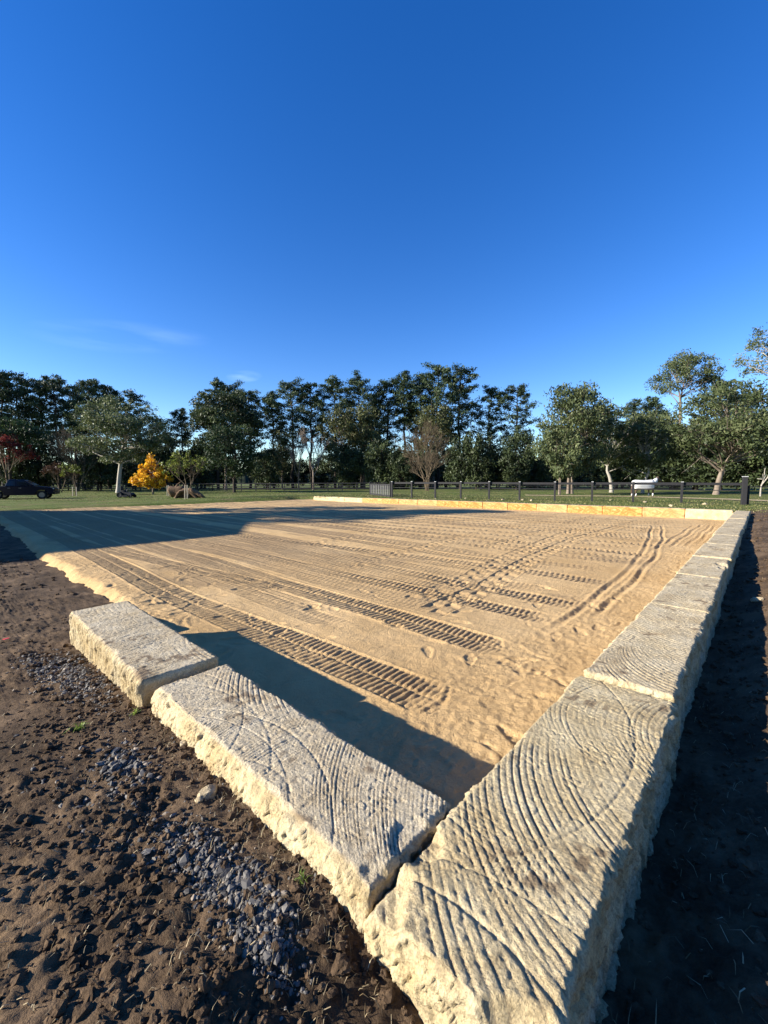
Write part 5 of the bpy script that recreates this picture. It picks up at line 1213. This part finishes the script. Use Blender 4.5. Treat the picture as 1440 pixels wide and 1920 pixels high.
def rug(nm, secs, mat, parent, drop=0.3, n=25):
    V = []; F = []
    for (x, zc, ry, rz_) in secs:
        for q in range(n):
            u_ = 2 * q / (n - 1) - 1; sg = 1 if u_ >= 0 else -1; au = abs(u_)
            if au < 0.62: a = math.pi / 2 * (1 - au / 0.62); V.append((x, sg * ry * math.cos(a), zc + rz_ * math.sin(a)))
            else: t_ = (au - 0.62) / 0.38; V.append((x, sg * ry * (1 - 0.10 * t_), zc - t_ * drop))
    for i in range(len(secs) - 1):
        for q in range(n - 1): F.append((i * n + q, i * n + q + 1, (i + 1) * n + q + 1, (i + 1) * n + q))
    V = np.array(V); V += 0.014 * np.stack([fbm3(V[:, 0] * 5 + 7 * q, V[:, 1] * 5, V[:, 2] * 5, 3, 3) for q in range(3)], 1)
    o = link(nm, mesh_np(nm, V, np.array(F)), M[mat], parent); so = o.modifiers.new('solid', 'SOLIDIFY'); so.thickness = 0.015; so.offset = 1
    return o
rg = rug('rug', [(-1.06, 1.02, .10, .28), (-1.0, 1.06, .26, .36), (-0.8, 1.08, .34, .40), (-0.4, 1.06, .36, .40), (0.0, 1.05, .37, .40), (0.4, 1.08, .36, .40), (0.62, 1.11, .32, .40), (0.72, 1.14, .27, .36)], 'rug', horse, 0.38)
rug('neck_rug', [(0.76, 1.20, .22, .32), (0.86, 1.28, .20, .29), (0.98, 1.38, .17, .25), (1.08, 1.48, .15, .20)], 'rug', horse, 0.16)
m = MB()
for x_ in (-0.25, 0.3): m.tube([(x_, 0.30, 0.86), (x_ + 0.05, 0.18, 0.74), (x_ + 0.1, 0.0, 0.71), (x_ + 0.15, -0.18, 0.74), (x_ + 0.2, -0.30, 0.86)], 0.022, 6)
m.build('rug_strap', M['rugtrim'], rg)
for lx, ly in ((-0.80, -0.17), (-0.96, 0.17), (0.69, -0.15), (0.51, 0.15)):
    m = MB(); m.tube([(lx, ly, 0.08), (lx, ly, 0.18), (lx, ly, 0.30)], [0.062, 0.052, 0.058], 10); m.build('leg_boot', M['rug'], horse, smooth=True)
m = MB(); m.tube([(1.00, 0, 1.66), (1.08, 0, 1.72), (1.16, 0, 1.73), (1.24, 0, 1.64)], [0.02, 0.05, 0.05, 0.03], 8); m.build('mane', M['hoof'], horse, smooth=True)

# ------------------------------------------------------------------ shed and pines beside the arena that throw the long shadow
SX0, SX1, SY0, SY1, SH, SR = -37.0, -21.5, -25.0, -6.4, 6.0, 7.6
shed = thing('machinery_shed', 'long grey steel shed beside the arena', 'shed', ((SX0 + SX1) / 2, (SY0 + SY1) / 2, -0.05)); hw, hl = (SX1 - SX0) / 2, (SY1 - SY0) / 2
def corr(P0, P1, z0, zt, nm, rib=0.2):
    P0, P1 = Vector(P0), Vector(P1); d = P1 - P0; L = d.length; nrm = Vector((d.y, -d.x, 0)).normalized(); n = int(L / (rib / 2)); V = []; 
    for i in range(n + 1):
        t = i / n; p = P0 + d * t + nrm * (0.02 if i % 2 else 0.0); V += [(p.x, p.y, z0), (p.x, p.y, zt(t))]
    F = [(2 * i, 2 * i + 2, 2 * i + 3, 2 * i + 1) for i in range(n)]
    me = bpy.data.meshes.new(nm); me.from_pydata(V, [], F); me.update(); return link(nm, me, M['shedwall'], shed)
corr((hw, -hl, 0), (hw, hl, 0), 0, lambda t: SH, 'wall'); corr((-hw, hl, 0), (-hw, -hl, 0), 0, lambda t: SH, 'wall')
gab = lambda t: SH + (SR - SH) * (1 - abs(2 * t - 1)); corr((hw, hl, 0), (-hw, hl, 0), 0, gab, 'wall'); corr((-hw, -hl, 0), (hw, -hl, 0), 0, gab, 'wall')
for s in (-1, 1):
    m = MB(); V = [(0, -hl - .3, SR + .05), (s * (hw + .3), -hl - .3, SH - .02), (s * (hw + .3), hl + .3, SH - .02), (0, hl + .3, SR + .05)]
    m.poly(V + [(x, y, z + 0.06) for x, y, z in V], [(0, 1, 2, 3), (7, 6, 5, 4), (0, 4, 5, 1), (1, 5, 6, 2), (2, 6, 7, 3), (3, 7, 4, 0)]); m.build('roof', M['shedroof'], shed)
m = MB(); m.box((hw + 0.06, 2.0, 2.2), (0.06, 4.5, 4.4)); dr = m.build('roller_door', M['shedroof'], shed)
m = MB(); m.box((hw + 0.11, 2.0, 0.9), (0.04, 0.5, 0.06)); m.build('handle', M['machine'], dr)
for q, (x, y, H, kd) in enumerate([(-27, -5.6, 9.5, 1), (-30, -4.6, 12.5, 3), (-34.5, -4.2, 11, 1), (-31.5, -7.2, 13.5, 3)]):
    plant('pine_tree', 'pine%d' % kd, 'dark pine standing by the steel shed', 0, 0, H, 20.0, group='pines by the shed', wide=1.25, xy=(x, y), rz=q * 1.3)
